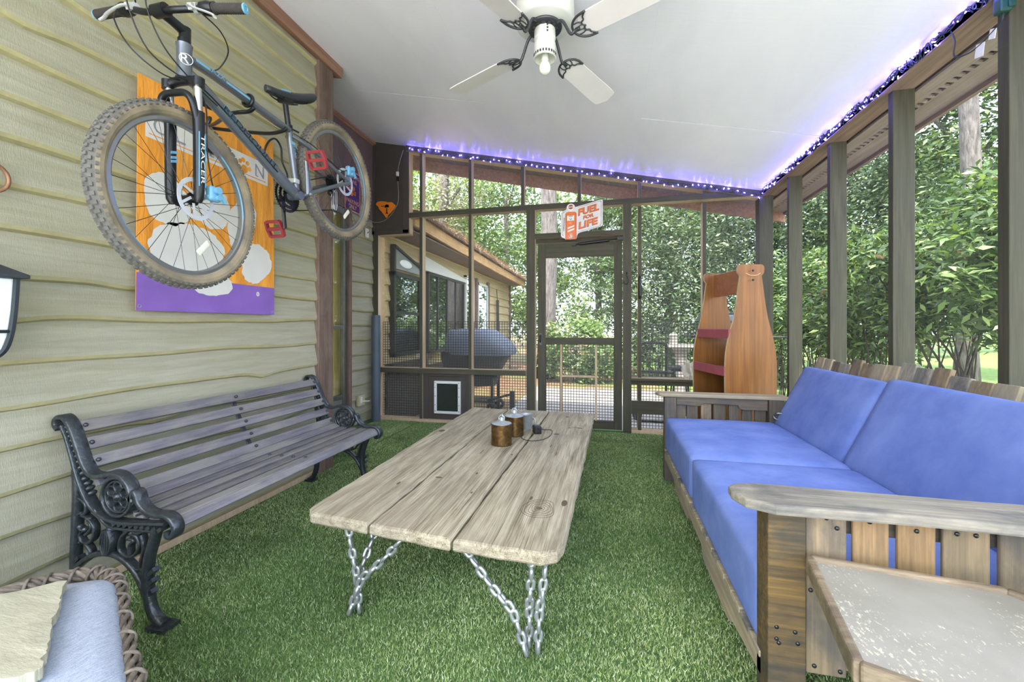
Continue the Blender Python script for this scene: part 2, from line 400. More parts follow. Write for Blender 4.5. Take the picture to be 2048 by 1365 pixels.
# ------------------------------------------------------------------ floor
mb = MB(); mb.box(-2.16, 1.66, -1.2, 4.62, -.16, -.004); mb.box(-2.86, -2.16, 2.9, 4.62, -.16, -.004)
tag(mb.build('floor', plain('turf_backing', S('4b6a3a'), .9, 0, .3, 3), origin=(0, 2, 0)), kind='structure')
def turf():
    N = 640000
    # density falls with distance from the camera
    y = .45+4.04*NR.random(N)**1.55; x = -2.11+3.58*NR.random(N)
    n2 = 26000; y2 = 2.95+1.54*NR.random(n2); x2 = -2.64+.5*NR.random(n2)
    x = np.concatenate([x, x2]); y = np.concatenate([y, y2])
    k = x.size; a = NR.random(k)*2*PI; w = .0009+.0008*NR.random(k)+.0004*y; h = .007+.007*NR.random(k)
    la = NR.random(k)*2*PI; ln = .012*NR.random(k)
    v = np.zeros((k, 3, 3)); z0 = -.004
    v[:, 0] = np.stack([x-w*np.cos(a), y-w*np.sin(a), np.full(k, z0)], 1)
    v[:, 1] = np.stack([x+w*np.cos(a), y+w*np.sin(a), np.full(k, z0)], 1)
    v[:, 2] = np.stack([x+ln*np.cos(la), y+ln*np.sin(la), z0+h], 1)
    f = np.arange(3*k).reshape(k, 3)
    t = NT('artificial_turf'); ge = t.n('ShaderNodeNewGeometry')
    c = t.ramp(ge.outputs['Random Per Island'], [(0., S('576a3f')), (.45, S('809a57')), (.8, S('a3b77d')), (1., S('d1d7ba'))])
    p = t.ramp(t.noise(t.coord((1, 1, 1)), 1.1, 5, .6, .6), [(.38, (.62, .68, .58, 1)), (.62, (1.2, 1.15, 1.1, 1))])
    c = t.mix(1., c, p, 'MULTIPLY')
    return npmesh("grass_carpet", v.reshape(-1, 3), f, t.done(t.pbr(c, .6, spec=.25)), origin=(0, 2, 0))
tag(turf(), 'green artificial grass carpet covering the porch floor', 'artificial grass', None, 'stuff')

# ------------------------------------------------------------------ back wall: framing, screens, netting
wb = struct('wall_back', (0, 4.56, 0), 'dark framed screen wall at the far end of the porch')
Y0, Y1 = 4.52, 4.609
def stud(x0, x1, z0, z1, name='stud', y0=Y0, y1=Y1, fr='y0'):
    mb = MB(); fbox(mb, x0, x1, y0, y1, z0, z1, fr); return mb.build(name, [m_frame, m_tan], wb, bevel=.0025)
def rail(x0, x1, z0, z1, name='rail', y0=Y0, y1=Y1, fr='y0', mats=None):
    mb = MB(); fbox(mb, x0, x1, y0, y1, z0, z1, fr); return mb.build(name, mats or [m_frameh, m_tan], wb, bevel=.0025)
stud(-2.745, -2.668, 0, 2.2); 
for x0, x1 in ((-2.136, -2.098), (-1.536, -1.50)): stud(x0, x1, .62, 2.378); stud(x0, x1, 0, .562)
stud(-.867, -.772, 0, 2.378, 'door_post', 4.512); stud(.158, .243, 0, 2.378, 'door_post', 4.512)
stud(.308, .343, .575, 2.35); stud(.308, .343, 0, .2); stud(.308, .343, .33, .53); stud(.929, .965, .575, 2.35)
stud(1.442, 1.565, 0, 2.44, 'corner_post', 4.515, 4.63, 'y0 x0')
for x in (-2.117, -1.518, -.912, -.295, .325, .947): stud(x-.018, x+.018, 2.43, CE(x)-.03)
rail(-2.29, 1.445, 2.376, 2.436, 'header', 4.513)
mb = MB(); x0, x1 = -2.30, 1.47
mb.add([(x, y, CE(x)-d) for y in (4.505, 4.62) for d in (.068, .0) for x in (x0, x1)], [(0, 2, 3, 1), (4, 5, 7, 6), (0, 1, 5, 4), (2, 6, 7, 3), (0, 4, 6, 2), (1, 3, 7, 5)], 1)
mb.mi[-6] = 0; mb.build('top_plate', [m_frameh, m_tan], wb)
mb = MB(); x0, x1 = -2.9, 1.84
mb.add([(x, y, CE(x)-d) for y in (4.98, 5.02) for d in (.13, -.01) for x in (x0, x1)], [(0, 2, 3, 1), (4, 5, 7, 6), (0, 1, 5, 4), (2, 6, 7, 3), (0, 4, 6, 2), (1, 3, 7, 5)])
mb.build('eave_fascia', m_trim, wb)
rail(-2.67, -.866, .562, .62, 'sill_rail', 4.49)
rail(.24, 1.45, .548, .574, 'sill_rail', 4.44); rail(.24, 1.45, .50, .548, 'sill_apron', 4.53)
rail(.24, 1.45, .196, .333, 'low_rail', 4.515, 4.555)
rail(-2.67, -.866, -.004, .03, 'bottom_plate', 4.5, 4.62, 'x0', [m_frame, m_tan]); rail(.24, 1.45, -.004, .03, 'bottom_plate', 4.5, 4.62, 'x0', [m_frame, m_tan])
rail(-.775, .16, 2.06, 2.116, 'door_header', 4.513); rail(-.775, .16, 2.018, 2.06, 'door_stop', 4.575, 4.61)
# solid dark panel by the corner
mb = MB(); mb.box(-2.75, -2.30, 4.535, 4.6, 2.21, 3.33); mb.build('corner_panel', m_panel, wb)
mb = MB(); mb.box(-2.35, -2.272, 4.512, 4.60, 2.2, CE(-2.3)-.06); mb.box(-2.745, -2.272, 4.512, 4.6, 2.195, 2.245); mb.box(-2.745, -2.715, 4.512, 4.6, 2.2, 3.32); mb.build('corner_panel_frame', m_panel, wb, bevel=.004)
mb = MB(); mb.box(-2.272, -2.262, 4.53, 4.61, 2.43, CE(-2.27)-.06); mb.box(-2.272, -2.262, 4.53, 4.61, 2.19, 2.38); mb.box(-2.67, -2.262, 4.53, 4.61, 2.185, 2.195); mb.build('corner_panel_edge', m_tan, wb)
for x0, x1, z0, z1 in ((-2.67, -2.136, .03, 2.2), (-2.27, -2.136, 2.2, 2.38), (-2.1, -1.536, .6, 2.38), (-1.5, -.867, .03, 2.38), (-.775, .16, 2.1, 2.38), (.243, .929, .03, 2.38), (.965, 1.442, .03, 2.38),
                       (-2.27, -2.1, 2.43, 3.17), (-2.1, -1.5, 2.43, 3.04), (-1.5, -.9, 2.43, 2.9), (-.9, -.29, 2.43, 2.78), (-.29, .33, 2.43, 2.64), (.33, .95, 2.43, 2.5)):
    mb = MB(); mb.add([(x0, 4.612, z0), (x1, 4.612, z0), (x1, 4.612, z1 if z0 < 2.4 else CE(x1)-.05), (x0, 4.612, z1 if z0 < 2.4 else CE(x0)-.05)], [(0, 1, 2, 3)])
    mb.build('insect_screen', m_screen, wb)
def netting(x0, x1, z0, z1, y, parent):
    mb = MB(); p = .0305; r = .0027
    nx = int(round((x1-x0)/p)); nz = int(round((z1-z0)/p)); dx = (x1-x0)/nx; dz = (z1-z0)/nz
    for i in range(nx+1):
        x = x0+i*dx; mb.box(x-r, x+r, y-r, y+r, z0, z1)
    for j in range(nz+1):
        z = z0+j*dz; mb.box(x0, x1, y-r*.8, y+r*.8, z-r, z+r)
    for i in range(nx+1):
        for j in range(nz+1):
            x, z = x0+i*dx, z0+j*dz; mb.add([(x-.0042, y-.0026, z), (x, y-.0026, z-.0042), (x+.0042, y-.0026, z), (x, y-.0026, z+.0042)], [(0, 1, 2, 3)])
    return mb.build('garden_netting', m_black, parent)
netting(-2.66, -2.137, .03, 1.16, 4.618, wb); netting(-2.097, -1.537, .62, 1.16, 4.618, wb); netting(-1.499, -.868, .03, 1.16, 4.618, wb)
netting(.244, .928, .03, 1.155, 4.618, wb); netting(.966, 1.44, .03, 1.155, 4.618, wb)

# ------------------------------------------------------------------ screen door
dr = struct('door_1', (-.3, 4.56, 0), 'green-brown wooden screen door in the far wall')
def dbar(x0, x1, z0, z1, name, m=m_frame, y0=4.548, y1=4.585): 
    mb = MB(); mb.box(x0, x1, y0, y1, z0, z1); return mb.build(name, m, dr, bevel=.003)
dbar(-.745, -.662, .012, 2.007, 'stile'); dbar(.066, .150, .012, 2.007, 'stile')
dbar(-.662, .066, 1.853, 2.007, 'top_rail', m_frameh); dbar(-.662, .066, .908, .983, 'lock_rail', m_frameh); dbar(-.662, .066, .012, .097, 'bottom_rail', m_frameh)
for x in (-.502, -.13): dbar(x, x+.022, .097, .908, 'brace_bar', m_tan, 4.556, 4.575)
dbar(-.48, -.13, .553, .576, 'brace_bar', m_tan, 4.556, 4.575)
for z0, z1 in ((.983, 1.853), (.097, .908)):
    mb = MB(); mb.add([(-.662, 4.57, z0), (.066, 4.57, z0), (.066, 4.57, z1), (-.662, 4.57, z1)], [(0, 1, 2, 3)]); mb.build('insect_screen', m_screen, dr)
netting(-.66, .065, .097, .908, 4.59, dr)
mb = MB(); mb.tube(catmull([(-.715, 4.545, 1.005), (-.715, 4.52, 1.01), (-.715, 4.505, .97), (-.715, 4.52, .935), (-.715, 4.545, .93)], 5), .006, 8)
mb.box(-.728, -.702, 4.541, 4.548, .985, 1.03); mb.box(-.728, -.702, 4.541, 4.548, .9, .945); mb.build('pull_handle', m_iron, dr)
mb = MB(); mb.tube([(-.29, 4.52, 1.985), (.02, 4.51, 2.01)], .015, 12); mb.tube([(-.34, 4.525, 1.980), (-.28, 4.52, 1.986)], .007, 8); mb.tube([(.02, 4.51, 2.01), (.13, 4.508, 2.022)], .005, 8)
mb.box(.10, .158, 4.50, 4.53, 2.005, 2.04); mb.box(-.37, -.33, 4.52, 4.55, 1.97, 1.995); mb.build('door_closer', m_black, dr, smooth=True, angle=40)
mb = MB(); mb.tube(catmull([(.19, 4.508, 1.66), (.195, 4.49, 1.62), (.21, 4.485, 1.58), (.2, 4.49, 1.545), (.17, 4.5, 1.55), (.165, 4.505, 1.58)], 5), .004, 6); mb.ball((.195, 4.5, 1.66), .009, 8, 6)
mb.build('latch_hook', m_iron, dr)

# pet door in its brown panel
pd = struct('door_2', (-1.8, 4.56, 0), 'white framed pet flap in a brown panel under the sill rail')
mb = MB(); mb.box(-2.1, -1.533, 4.545, 4.585, .03, .562)
mb.build('panel', m_panel, pd)
mb = MB(); mb.box(-2.1, -2.03, 4.53, 4.55, .03, .56); mb.box(-1.565, -1.534, 4.53, 4.55, .03, .56); mb.box(-2.03, -1.565, 4.53, 4.55, .525, .56); mb.build('panel_frame', m_panel, pd, bevel=.004)
mb = MB()
for a in ((-1.955, -1.925, .1, .475), (-1.665, -1.635, .1, .475), (-1.925, -1.665, .445, .475), (-1.925, -1.665, .1, .128)): mb.box(a[0], a[1], 4.518, 4.55, a[2], a[3])
mb.build('flap_frame', m_white, pd, bevel=.004)
mb = MB(); mb.box(-1.925, -1.665, 4.535, 4.54, .13, .445); mb.box(-1.86, -1.73, 4.53, 4.536, .165, .172)
mb.build('flap', plain('smoky_vinyl', S('2f3330'), .12, 0, .15, 12, coat=.5), pd)
studs('screw', [(x, 4.516, z) for z in (.13, .2, .3, .4, .455) for x in (-1.94, -1.65)], (.005, .005, .005), m_iron, pd)

# ------------------------------------------------------------------ right wall: posts, beam, soffit
wr = struct('wall_right', (1.55, 2, 0), 'row of posts and screens along the couch side')
for y in (3.985, 3.313, 2.659, 1.988, 1.33, .67, .0, -.66):
    mb = MB(); mb.box(1.50, 1.602 if y != 1.988 else 1.62, y, y+(.04 if y != 1.988 else .05), 0, 2.385); mb.build('post', m_postright, wr, bevel=.003)
mb = MB(); mb.box(1.458, 1.60, -1.0, 4.53, 2.375, 2.415); mb.box(1.458, 1.50, -1.0, 4.53, 2.372, 2.424); mb.build('beam', m_beam, wr, bevel=.003)
mb = MB()
def sof(x0, x1, y0, y1, t=.012):
    vs = [(x, y, CE(x)-.03+d) for d in (0, t) for y in (y0, y1) for x in (x0, x1)]
    mb.add(vs, [(0, 2, 3, 1), (4, 5, 7, 6), (0, 1, 5, 4), (2, 6, 7, 3), (0, 4, 6, 2), (1, 3, 7, 5)])
sof(1.612, 1.685, -1, 4.98); sof(1.715, 1.82, -1, 4.98)
for i in range(120):
    y = -1+i*.05; sof(1.685, 1.715, y, y+.02)
mb.build('vented_soffit', m_soffit, wr)
mb = MB(); mb.box(1.82, 1.845, -1, 5.0, 2.29, 2.36); mb.build('eave_fascia', m_beam, wr)
mb = MB(); mb.box(1.50, 1.60, -1.0, 4.53, .0, .09); mb.build('bottom_plate', m_beam, wr, bevel=.003)
ys = [-1.0, -.62, .04, .71, 1.37, 2.04, 2.70, 3.354, 4.025, 4.51]
for a, b in zip(ys[:-1], ys[1:]):
    mb = MB(); mb.add([(1.598, a, .09), (1.598, b, .09), (1.598, b, 2.38), (1.598, a, 2.38)], [(0, 1, 2, 3)]); mb.build('insect_screen', m_screen, wr)
# ------------------------------------------------------------------ weathered plank table on chain legs
def table_wood():
    t = NT('grey_weathered_plank')
    a = t.noise(t.coord((10, .8, 10), True), 2.4, 9, .66, .8); b = t.noise(t.coord((95, 1.6, 95), True), 2.2, 7, .66, .3); k = t.noise(t.coord((2.2, 1.1, 2.2), True), 2, 6, .6, .5)
    h = t.math('ADD', t.math('MULTIPLY', a, .5), t.math('MULTIPLY', b, .5))
    col = t.ramp(h, [(.36, S('655b48')), (.46, S('968b73')), (.55, S('b3a88f')), (.66, S('c8bfa8'))])
    col = t.mix(t.math('MULTIPLY', t.ramp(k, [(.46, (0, 0, 0)), (.66, (1, 1, 1))]), .45), col, S('85796a'))
    crack = t.ramp(t.noise(t.coord((120, 1.1, 120), True), 1.8, 4, .7, .4), [(.28, (1, 1, 1)), (.345, (0, 0, 0))])
    col = t.mix(t.math('MULTIPLY', crack, .85), col, S('463c2f'))
    hh = t.math('SUBTRACT', h, t.math('MULTIPLY', crack, .35))
    return t.done(t.pbr(col, .82, 0., t.bump(hh, .9, .006), .3))
m_table = table_wood()
m_knot = plain('dark_knot', S('5b4c3b'), .9, 0, .3, 60)
m_chain = plain('galvanised_chain', S('b9bcbb'), .38, .75, .15, 60)
tb = thing('coffee_table', (-.65, 2.4, 0), 'long low coffee table of three weathered grey planks on chain legs', 'table')
ZT, TH = .385, .042
KNOTS = ((-1.11, 2.70, .022, .03), (-.33, 2.78, .018, .02), (-.31, 3.33, .016, .02), (-.19, 2.98, .02, .012), (-.22, 2.99, .03, .006), (-.26, 2.97, .012, .008), (-.52, 2.28, .006, .012), (-.62, 1.95, .005, .014), (-.57, 1.72, .005, .01), (-.78, 1.86, .018, .009), (-.262, 1.63, .014, .012), (-.17, 1.7, .012, .03), (-.31, 1.72, .006, .02), (-.33, 2.5, .004, .03), (-.28, 2.35, .003, .04), (-.7, 2.3, .003, .05), (-.93, 1.75, .006, .018))
def plank(pts, seed):
    rr = random.Random(seed); mb = MB(); o = []
    n = len(pts)
    for i in range(n):
        a, b = Vector(pts[i]), Vector(pts[(i+1) % n]); L = (b-a).length; k = max(1, int(L/.07))
        for j in range(k):
            p = a.lerp(b, j/k); w = .004 if j else 0.
            o.append((p.x+rr.uniform(-w, w), p.y+rr.uniform(-w, w)))
    m = len(o); c = Vector((sum(p[0] for p in o)/m, sum(p[1] for p in o)/m))
    def ring(z, ins):
        r = []
        for x, y in o:
            d = Vector((x, y))-c; sx = max(0, abs(d.x)-ins)/max(abs(d.x), 1e-6); sy = max(0, abs(d.y)-ins)/max(abs(d.y), 1e-6); r.append((c.x+d.x*sx, c.y+d.y*sy, z))
        return r
    zs = [(ZT-TH, .006), (ZT-TH+.008, .0), (ZT-.010, .0), (ZT-.003, .004), (ZT, .011)]
    vs = sum((ring(z, i) for z, i in zs), []); fs = []
    for r in range(len(zs)-1):
        for i in range(m): j = (i+1) % m; fs.append((r*m+i, r*m+j, (r+1)*m+j, (r+1)*m+i))
    fs += [tuple(range(m))[::-1], tuple(range((len(zs)-1)*m, len(zs)*m))]
    mb.add(vs, fs); lo_, hi_ = min(p[0] for p in o)+.02, max(p[0] for p in o)-.02
    for x, y, rx, ry in KNOTS:
        if lo_ < x < hi_: mb.add([(x+rx*math.cos(a), y+ry*math.sin(a), ZT+.0008) for a in [2*PI*i/14 for i in range(14)]], [tuple(range(14))], 1)
    if seed == 3:
        for k in range(5):                                         # growth rings round the big knot
            pts = [(-.262+(.020+.011*k)*math.cos(a)*(1+.12*math.sin(3*a+k)), 1.63+(.022+.017*k)*math.sin(a)*(1+.1*math.cos(2*a)), ZT+.0002) for a in [2*PI*i/40 for i in range(40)]]
            mb.tube(pts, .0009, 5, closed=True, mi=1)
    return mb.build('plank', [m_table, m_knot], tb)
plank([(-1.15, 1.44), (-1.11, 1.395), (-.85, 1.365), (-.845, 3.53), (-1.17, 3.56), (-1.165, 2.6)], 1)
plank([(-.84, 1.365), (-.515, 1.325), (-.487, 3.545), (-.835, 3.53)], 2)
plank([(-.505, 1.325), (-.20, 1.305), (-.155, 1.33), (-.14, 1.385), (-.105, 3.52), (-.475, 3.555)], 3)
def chain(a, b, parent, mbx, sag=0.0, r=.0072, L=.050, wd=.034):
    a, b = Vector(a), Vector(b); D = (b-a).length; pitch = L-2.0*r; n = max(2, round(D/pitch)); d = (b-a).normalized()
    u0 = d.orthogonal().normalized(); v0 = d.cross(u0)
    for i in range(n):
        t = (i+.5)/n; c = a.lerp(b, t)-V(0, 0, sag*math.sin(PI*t)); an = R.uniform(-.2, .2)+(PI/2 if i % 2 else 0)+.5
        u = u0*math.cos(an)+v0*math.sin(an); hl = L/2-wd/2; rr_ = wd/2-r; pts = []
        for k in range(7): q = -PI/2+PI*k/6; pts.append(c+d*(hl+rr_*math.cos(q)*1.0)+u*(rr_*math.sin(q)))
        for k in range(7): q = PI/2+PI*k/6; pts.append(c+d*(-hl+rr_*math.cos(q))+u*(rr_*math.sin(q)))
        mbx.tube(pts, r, 7, closed=True)
zb = ZT-TH
for foot, tops in (((-.945, 1.43), ((-.965, 1.42), (-.92, 1.60), (-.72, 1.43))), ((-.25, 1.385), ((-.20, 1.40), (-.245, 1.37), (-.48, 1.37))),
                   ((-.95, 3.40), ((-.97, 3.45), (-.93, 3.25), (-.72, 3.42))), ((-.25, 3.40), ((-.20, 3.42), (-.24, 3.44), (-.45, 3.40)))):
    leg = None; mb = MB()
    for i, (x, y) in enumerate(tops):
        f = V(foot[0]+.022*math.cos(2.1*i), foot[1]+.022*math.sin(2.1*i), .012)
        kink = f.lerp(V(x, y, zb), .42); kx = V(f.x+(x-f.x)*.22, f.y+(y-f.y)*.22, kink.z)
        chain(V(x, y, zb), kx, tb, mb, .012); chain(kx, f, tb, mb)
    mb.build('chain_leg', m_chain, tb, smooth=True)

# copper canisters with galvanised lids, small metal cup, adapter with cord
m_copper = (lambda t: t.done(t.pbr(t.ramp(t.noise(t.coord(), 22, 6, .6, 1.2), [(.3, S('45351f')), (.5, S('67502f')), (.72, S('8c6d42'))]), .36, .85, t.bump(t.noise(t.coord(), 60, 4), .2, .003))))(NT('aged_copper'))
m_galv = plain('dull_galvanised', S('a9afb0'), .42, .6, .15, 40)
def canister(x, y, label, ri=1.):
    t = thing('copper_canister', (x, y, ZT), label, 'canister', 'copper canisters on the table')
    mb = MB(); mb.lathe([(.060, 0), (.064, .003), (.064, .007), (.0625, .009), (.0625, .118), (.064, .12), (.064, .126), (.060, .127)], (x, y, ZT), n=32); mb.build('body', m_copper, t, smooth=True, angle=35)
    mb = MB(); mb.lathe([(.0605, .126), (.0605, .130), (.050, .131), (.030, .139), (.018, .143), (.014, .147), (.012, .16), (.010, .165), (0, .165)], (x, y, ZT), n=28); mb.build('lid', m_galv, t, smooth=True, angle=35)
    mb = MB(); mb.tube(catmull([(x-.013, y, ZT+.147), (x-.017, y, ZT+.165), (x, y, ZT+.178), (x+.017, y, ZT+.165), (x+.013, y, ZT+.147)], 5), .0035, 7)
    mb.lathe([(.006, .16), (.005, .178), (.002, .186), (0, .186)], (x+.006, y, ZT), n=10); mb.build('wick_cap', m_galv, t, smooth=True)
canister(-.628, 2.47, 'copper canister with a grey metal lid, the nearer one on the plank table')
canister(-.600, 2.70, 'copper canister half hidden behind the nearer copper canister')
t = thing('metal_cup', (-.555, 2.89, ZT), 'small galvanised cup behind the two copper canisters', 'cup')
mb = MB(); mb.lathe([(.034, 0), (.048, .10), (.050, .102), (.046, .10), (.033, .004), (0, .004)], (-.555, 2.89, ZT), n=24); mb.build('body', m_galv, t, smooth=True, angle=40)
mb = MB(); mb.tube(catmull([(-.51, 2.86, ZT+.09), (-.49, 2.85, ZT+.08), (-.485, 2.85, ZT+.05), (-.505, 2.86, ZT+.03)], 5), .004, 6); mb.build('handle', m_galv, t, smooth=True)
t = thing('power_adapter', (-.46, 2.78, ZT), 'black plug-in power adapter lying beside the copper canisters', 'adapter')
mb = MB(); mb.rbox((-.462, 2.78, ZT+.026), (.024, .034, .026), .006, (V(.9, .44, 0), V(-.44, .9, 0), V(0, 0, 1)), 6); mb.build('body', m_black, t, smooth=True)
mb = MB()
for k in (-1, 1): mb.obox((-.432+.003*k, 2.788-.009*k, ZT+.03), V(.013, .006, 0), V(0, .0015, 0), V(0, 0, .004))
mb.build('prong', m_alu, t)
mb = MB(); mb.tube(catmull([(-.48, 2.75, ZT+.03), (-.47, 2.70, ZT+.06), (-.42, 2.76, ZT+.03), (-.375, 2.86, ZT+.006), (-.36, 2.75, ZT+.004), (-.39, 2.63, ZT+.004), (-.46, 2.57, ZT+.004), (-.52, 2.60, ZT+.004), (-.545, 2.66, ZT+.004)], 8), .0022, 6)
mb.build('cord', m_black, t, smooth=True)

# ------------------------------------------------------------------ cast-iron park bench
m_slat = wood('grey_purple_bench_slat', S('4f4c52'), S('7f7b80'), 1, S('8f8a7c'), .45, .8, .55, .3, .16)
m_cast = plain('black_cast_iron', S('3c4144'), .30, .5, .35, 60, .25, 70, .6)
bn = thing('park_bench', (-1.83, 1.9, 0), 'park bench with grey wood slats and black cast-iron ends along the siding', 'bench')
YN, YF = 1.212, 2.60
def bench_end(y):
    mb = MB(); P = lambda x, z: V(x, y, z)
    def st(pts, t, w, n=8, sc=None): mb.strap(catmull([P(*p) for p in pts], n), t, w, (0, 1, 0), scales=None)
    # top band: scroll, back curve, medallion hump, notch, arm scroll
    st([(-2.088, .700), (-2.104, .718), (-2.095, .742), (-2.068, .748), (-2.04, .73), (-2.012, .688), (-1.985, .63), (-1.958, .575), (-1.925, .538), (-1.88, .532), (-1.825, .546), (-1.775, .540), (-1.735, .508), (-1.722, .472), (-1.715, .452)], .018, .044)
    st([(-1.722, .455), (-1.712, .485), (-1.698, .482), (-1.685, .452), (-1.655, .425), (-1.61, .412), (-1.565, .414), (-1.532, .400), (-1.518, .372), (-1.528, .345), (-1.548, .342), (-1.552, .36)], .018, .044)
    # inner band under back and seat
    st([(-2.07, .715), (-2.045, .668), (-2.018, .60), (-1.988, .52), (-1.95, .45), (-1.905, .402), (-1.845, .376), (-1.78, .368), (-1.70, .372), (-1.62, .380), (-1.56, .385)], .012, .040)
    st([(-1.90, .405), (-1.84, .352), (-1.76, .345), (-1.66, .350), (-1.60, .352)], .010, .034)
    for i in range(14):                                            # beads between the two bands
        t_ = i/13; a = [(-2.055, .71), (-2.028, .655), (-2.0, .59), (-1.97, .52), (-1.935, .462)]; k = t_*3.999; j = int(k); f = k-j
        x = a[j][0]*(1-f)+a[j+1][0]*f; z = a[j][1]*(1-f)+a[j+1][1]*f; mb.ball((x+.006, y, z), (.009, .016, .011), 8, 6)
    for i in range(9): mb.obox((-1.80+i*.027, y, .362), V(.009, 0, .006), V(0, .017, 0), V(-.003, 0, .006))
    # medallion
    c = P(-1.792, .462); 
    mb.strap([c+V(.072*math.cos(a), 0, .072*math.sin(a)) for a in [2*PI*i/32 for i in range(32)]], .010, .036, closed=True)
    mb.strap([c+V(.058*math.cos(a), 0, .058*math.sin(a)) for a in [2*PI*i/32 for i in range(32)]], .006, .026, closed=True)
    for k in range(6):
        a = PI/6+k*PI/3; cc = c+V(.036*math.cos(a), 0, .036*math.sin(a))
        mb.strap([cc+V(.0195*math.cos(b), 0, .0195*math.sin(b)) for b in [2*PI*i/16 for i in range(16)]], .006, .022, closed=True)
    mb.ball(c, (.015, .022, .015), 10, 8)
    for k in range(8): a = k*PI/4; mb.ball(c+V(.017*math.cos(a), 0, .017*math.sin(a)), (.006, .016, .006), 6, 5)
    st([(-1.72, .44), (-1.70, .455), (-1.685, .44), (-1.69, .42), (-1.71, .415)], .008, .026); st([(-1.70, .40), (-1.67, .412), (-1.64, .40)], .008, .026)
    # legs
    mb.strap(catmull([P(-2.005, .55), P(-2.000, .46), P(-2.006, .34), P(-2.012, .24), P(-2.015, .16), P(-2.022, .09), P(-2.045, .035), P(-2.075, .012)], 6), .026, .036)
    mb.box(-2.095, -2.03, y-.03, y+.03, 0, .014)
    mb.strap(catmull([P(-1.612, .36), P(-1.628, .31), P(-1.648, .25), P(-1.657, .18), P(-1.652, .11), P(-1.635, .055), P(-1.603, .022), P(-1.578, .012)], 6), .030, .036)
    mb.box(-1.625, -1.545, y-.035, y+.03, 0, .014)
    for x, z in ((-1.638, .16), (-1.640, .12), (-1.632, .20), (-2.0, .20)): mb.obox((x+.002, y, z), V(.013, 0, .012), V(0, .013, 0), V(-.004, 0, .006))
    # arch between the legs and leaf scrolls
    st([(-2.01, .165), (-1.985, .185), (-1.945, .212), (-1.89, .236), (-1.825, .243), (-1.765, .228), (-1.715, .195), (-1.68, .15), (-1.66, .11)], .020, .034)
    for q in ([(-1.99, .44), (-1.955, .42), (-1.955, .385), (-1.985, .375)], [(-1.995, .375), (-1.95, .368), (-1.912, .335), (-1.92, .285), (-1.965, .268), (-1.985, .295), (-1.965, .318)],
              [(-1.985, .27), (-1.95, .262), (-1.928, .235), (-1.945, .21)], [(-1.955, .30), (-1.925, .33), (-1.94, .36)], [(-1.965, .31), (-1.99, .325)],
              [(-1.74, .34), (-1.775, .31), (-1.785, .265), (-1.755, .245), (-1.715, .25), (-1.69, .285), (-1.70, .32), (-1.73, .328)], [(-1.735, .25), (-1.735, .285), (-1.715, .305), (-1.745, .31)],
              [(-1.72, .34), (-1.695, .335), (-1.67, .345)], [(-1.68, .33), (-1.668, .28), (-1.685, .22), (-1.678, .175)], [(-1.70, .20), (-1.665, .205), (-1.65, .22)], [(-1.90, .40), (-1.93, .41), (-1.945, .43)]):
        st(q, .010, .026, 6); mb.ball(P(*q[-1]), (.011, .014, .011), 8, 6)
    mb.ball(P(-1.835, .285), (.030, .020, .048), 12, 8)             # fluted shell
    for k in range(-2, 3): mb.strap(catmull([P(-1.835+k*.006, .335), P(-1.835+k*.013, .285), P(-1.835+k*.006, .245)], 4), .006, .048)
    mb.ball(P(-1.83, .335), (.02, .02, .018), 8, 6)
    return mb.build('cast_end', m_cast, bn, smooth=True, angle=50)
bench_end(YN); bench_end(YF)
def bslat(c, ang, w=.047, t=.020, y0=YN+.008, y1=YF-.008):
    mb = MB(); u = V(math.cos(ang), 0, math.sin(ang)); n = V(-u.z, 0, u.x)
    mb.obox((c[0], (y0+y1)/2, c[1]), V(0, (y1-y0)/2, 0), u*w/2, n*t/2); return mb.build('slat', m_slat, bn, bevel=.004)
for k in range(5):
    f = k/4; bslat((-2.028+.135*f, .705-.265*f), math.radians(118-2*k))
bslat((-1.848, .408), math.radians(150)); 
for k in range(4): bslat((-1.792+.075*k, .393-.001*k+(.004 if k == 3 else 0)), math.radians(178), .050)
bslat((-1.542, .378), math.radians(120), .040)
mb = MB(); mb.strap(catmull([V(-2.045, 1.93, .71), V(-1.985, 1.93, .58), V(-1.905, 1.93, .425), V(-1.85, 1.93, .385), V(-1.55, 1.93, .372)], 5), .006, .028); mb.build('centre_strap', m_cast, bn)
BOLTS = [(-2.013+.135*k/4, y, .712-.265*k/4) for y in (1.93, YN+.03, YF-.03) for k in range(5)]+[(-1.792+.075*k, 1.93, .404) for k in range(4)]
studs('bolt', BOLTS, (.0085, .0085, .0085), m_cast, bn)

# ------------------------------------------------------------------ pallet-wood sofa
WD = dict(dark=('3f3a31', '6f6250'), mid=('5f5442', '948063'), warm=('6f563a', 'a98a60'), grey=('6d675c', 'a59c8a'), pale=('85765e', 'bfae8f'))
mw = {(k, a): wood('pallet_%s_%d' % (k, a), S(v[0]), S(v[1]), a, S('3c4046') if k != 'pale' else S('8a8474'), .6 if k != 'warm' else .3, .8, .78, .5, .12) for k, v in WD.items() for a in (0, 1, 2)}
m_paint = wood('yellow_worn_pallet', S('2e2c28'), S('7d6236'), 0, S('33342f'), .7, .9, .75, .4, .05)
sf = thing('pallet_sofa', (.9, 2.2, 0), 'pallet-wood sofa with slatted arms and back against the right screens', 'sofa')
XF, SY0, SY1 = .40, 1.19, 3.22
def sb(name, x0, x1, y0, y1, z0, z1, m, bev=.004): 
    mb = MB(); mb.box(x0, x1, y0, y1, z0, z1); return mb.build(name, m, sf, bevel=bev)
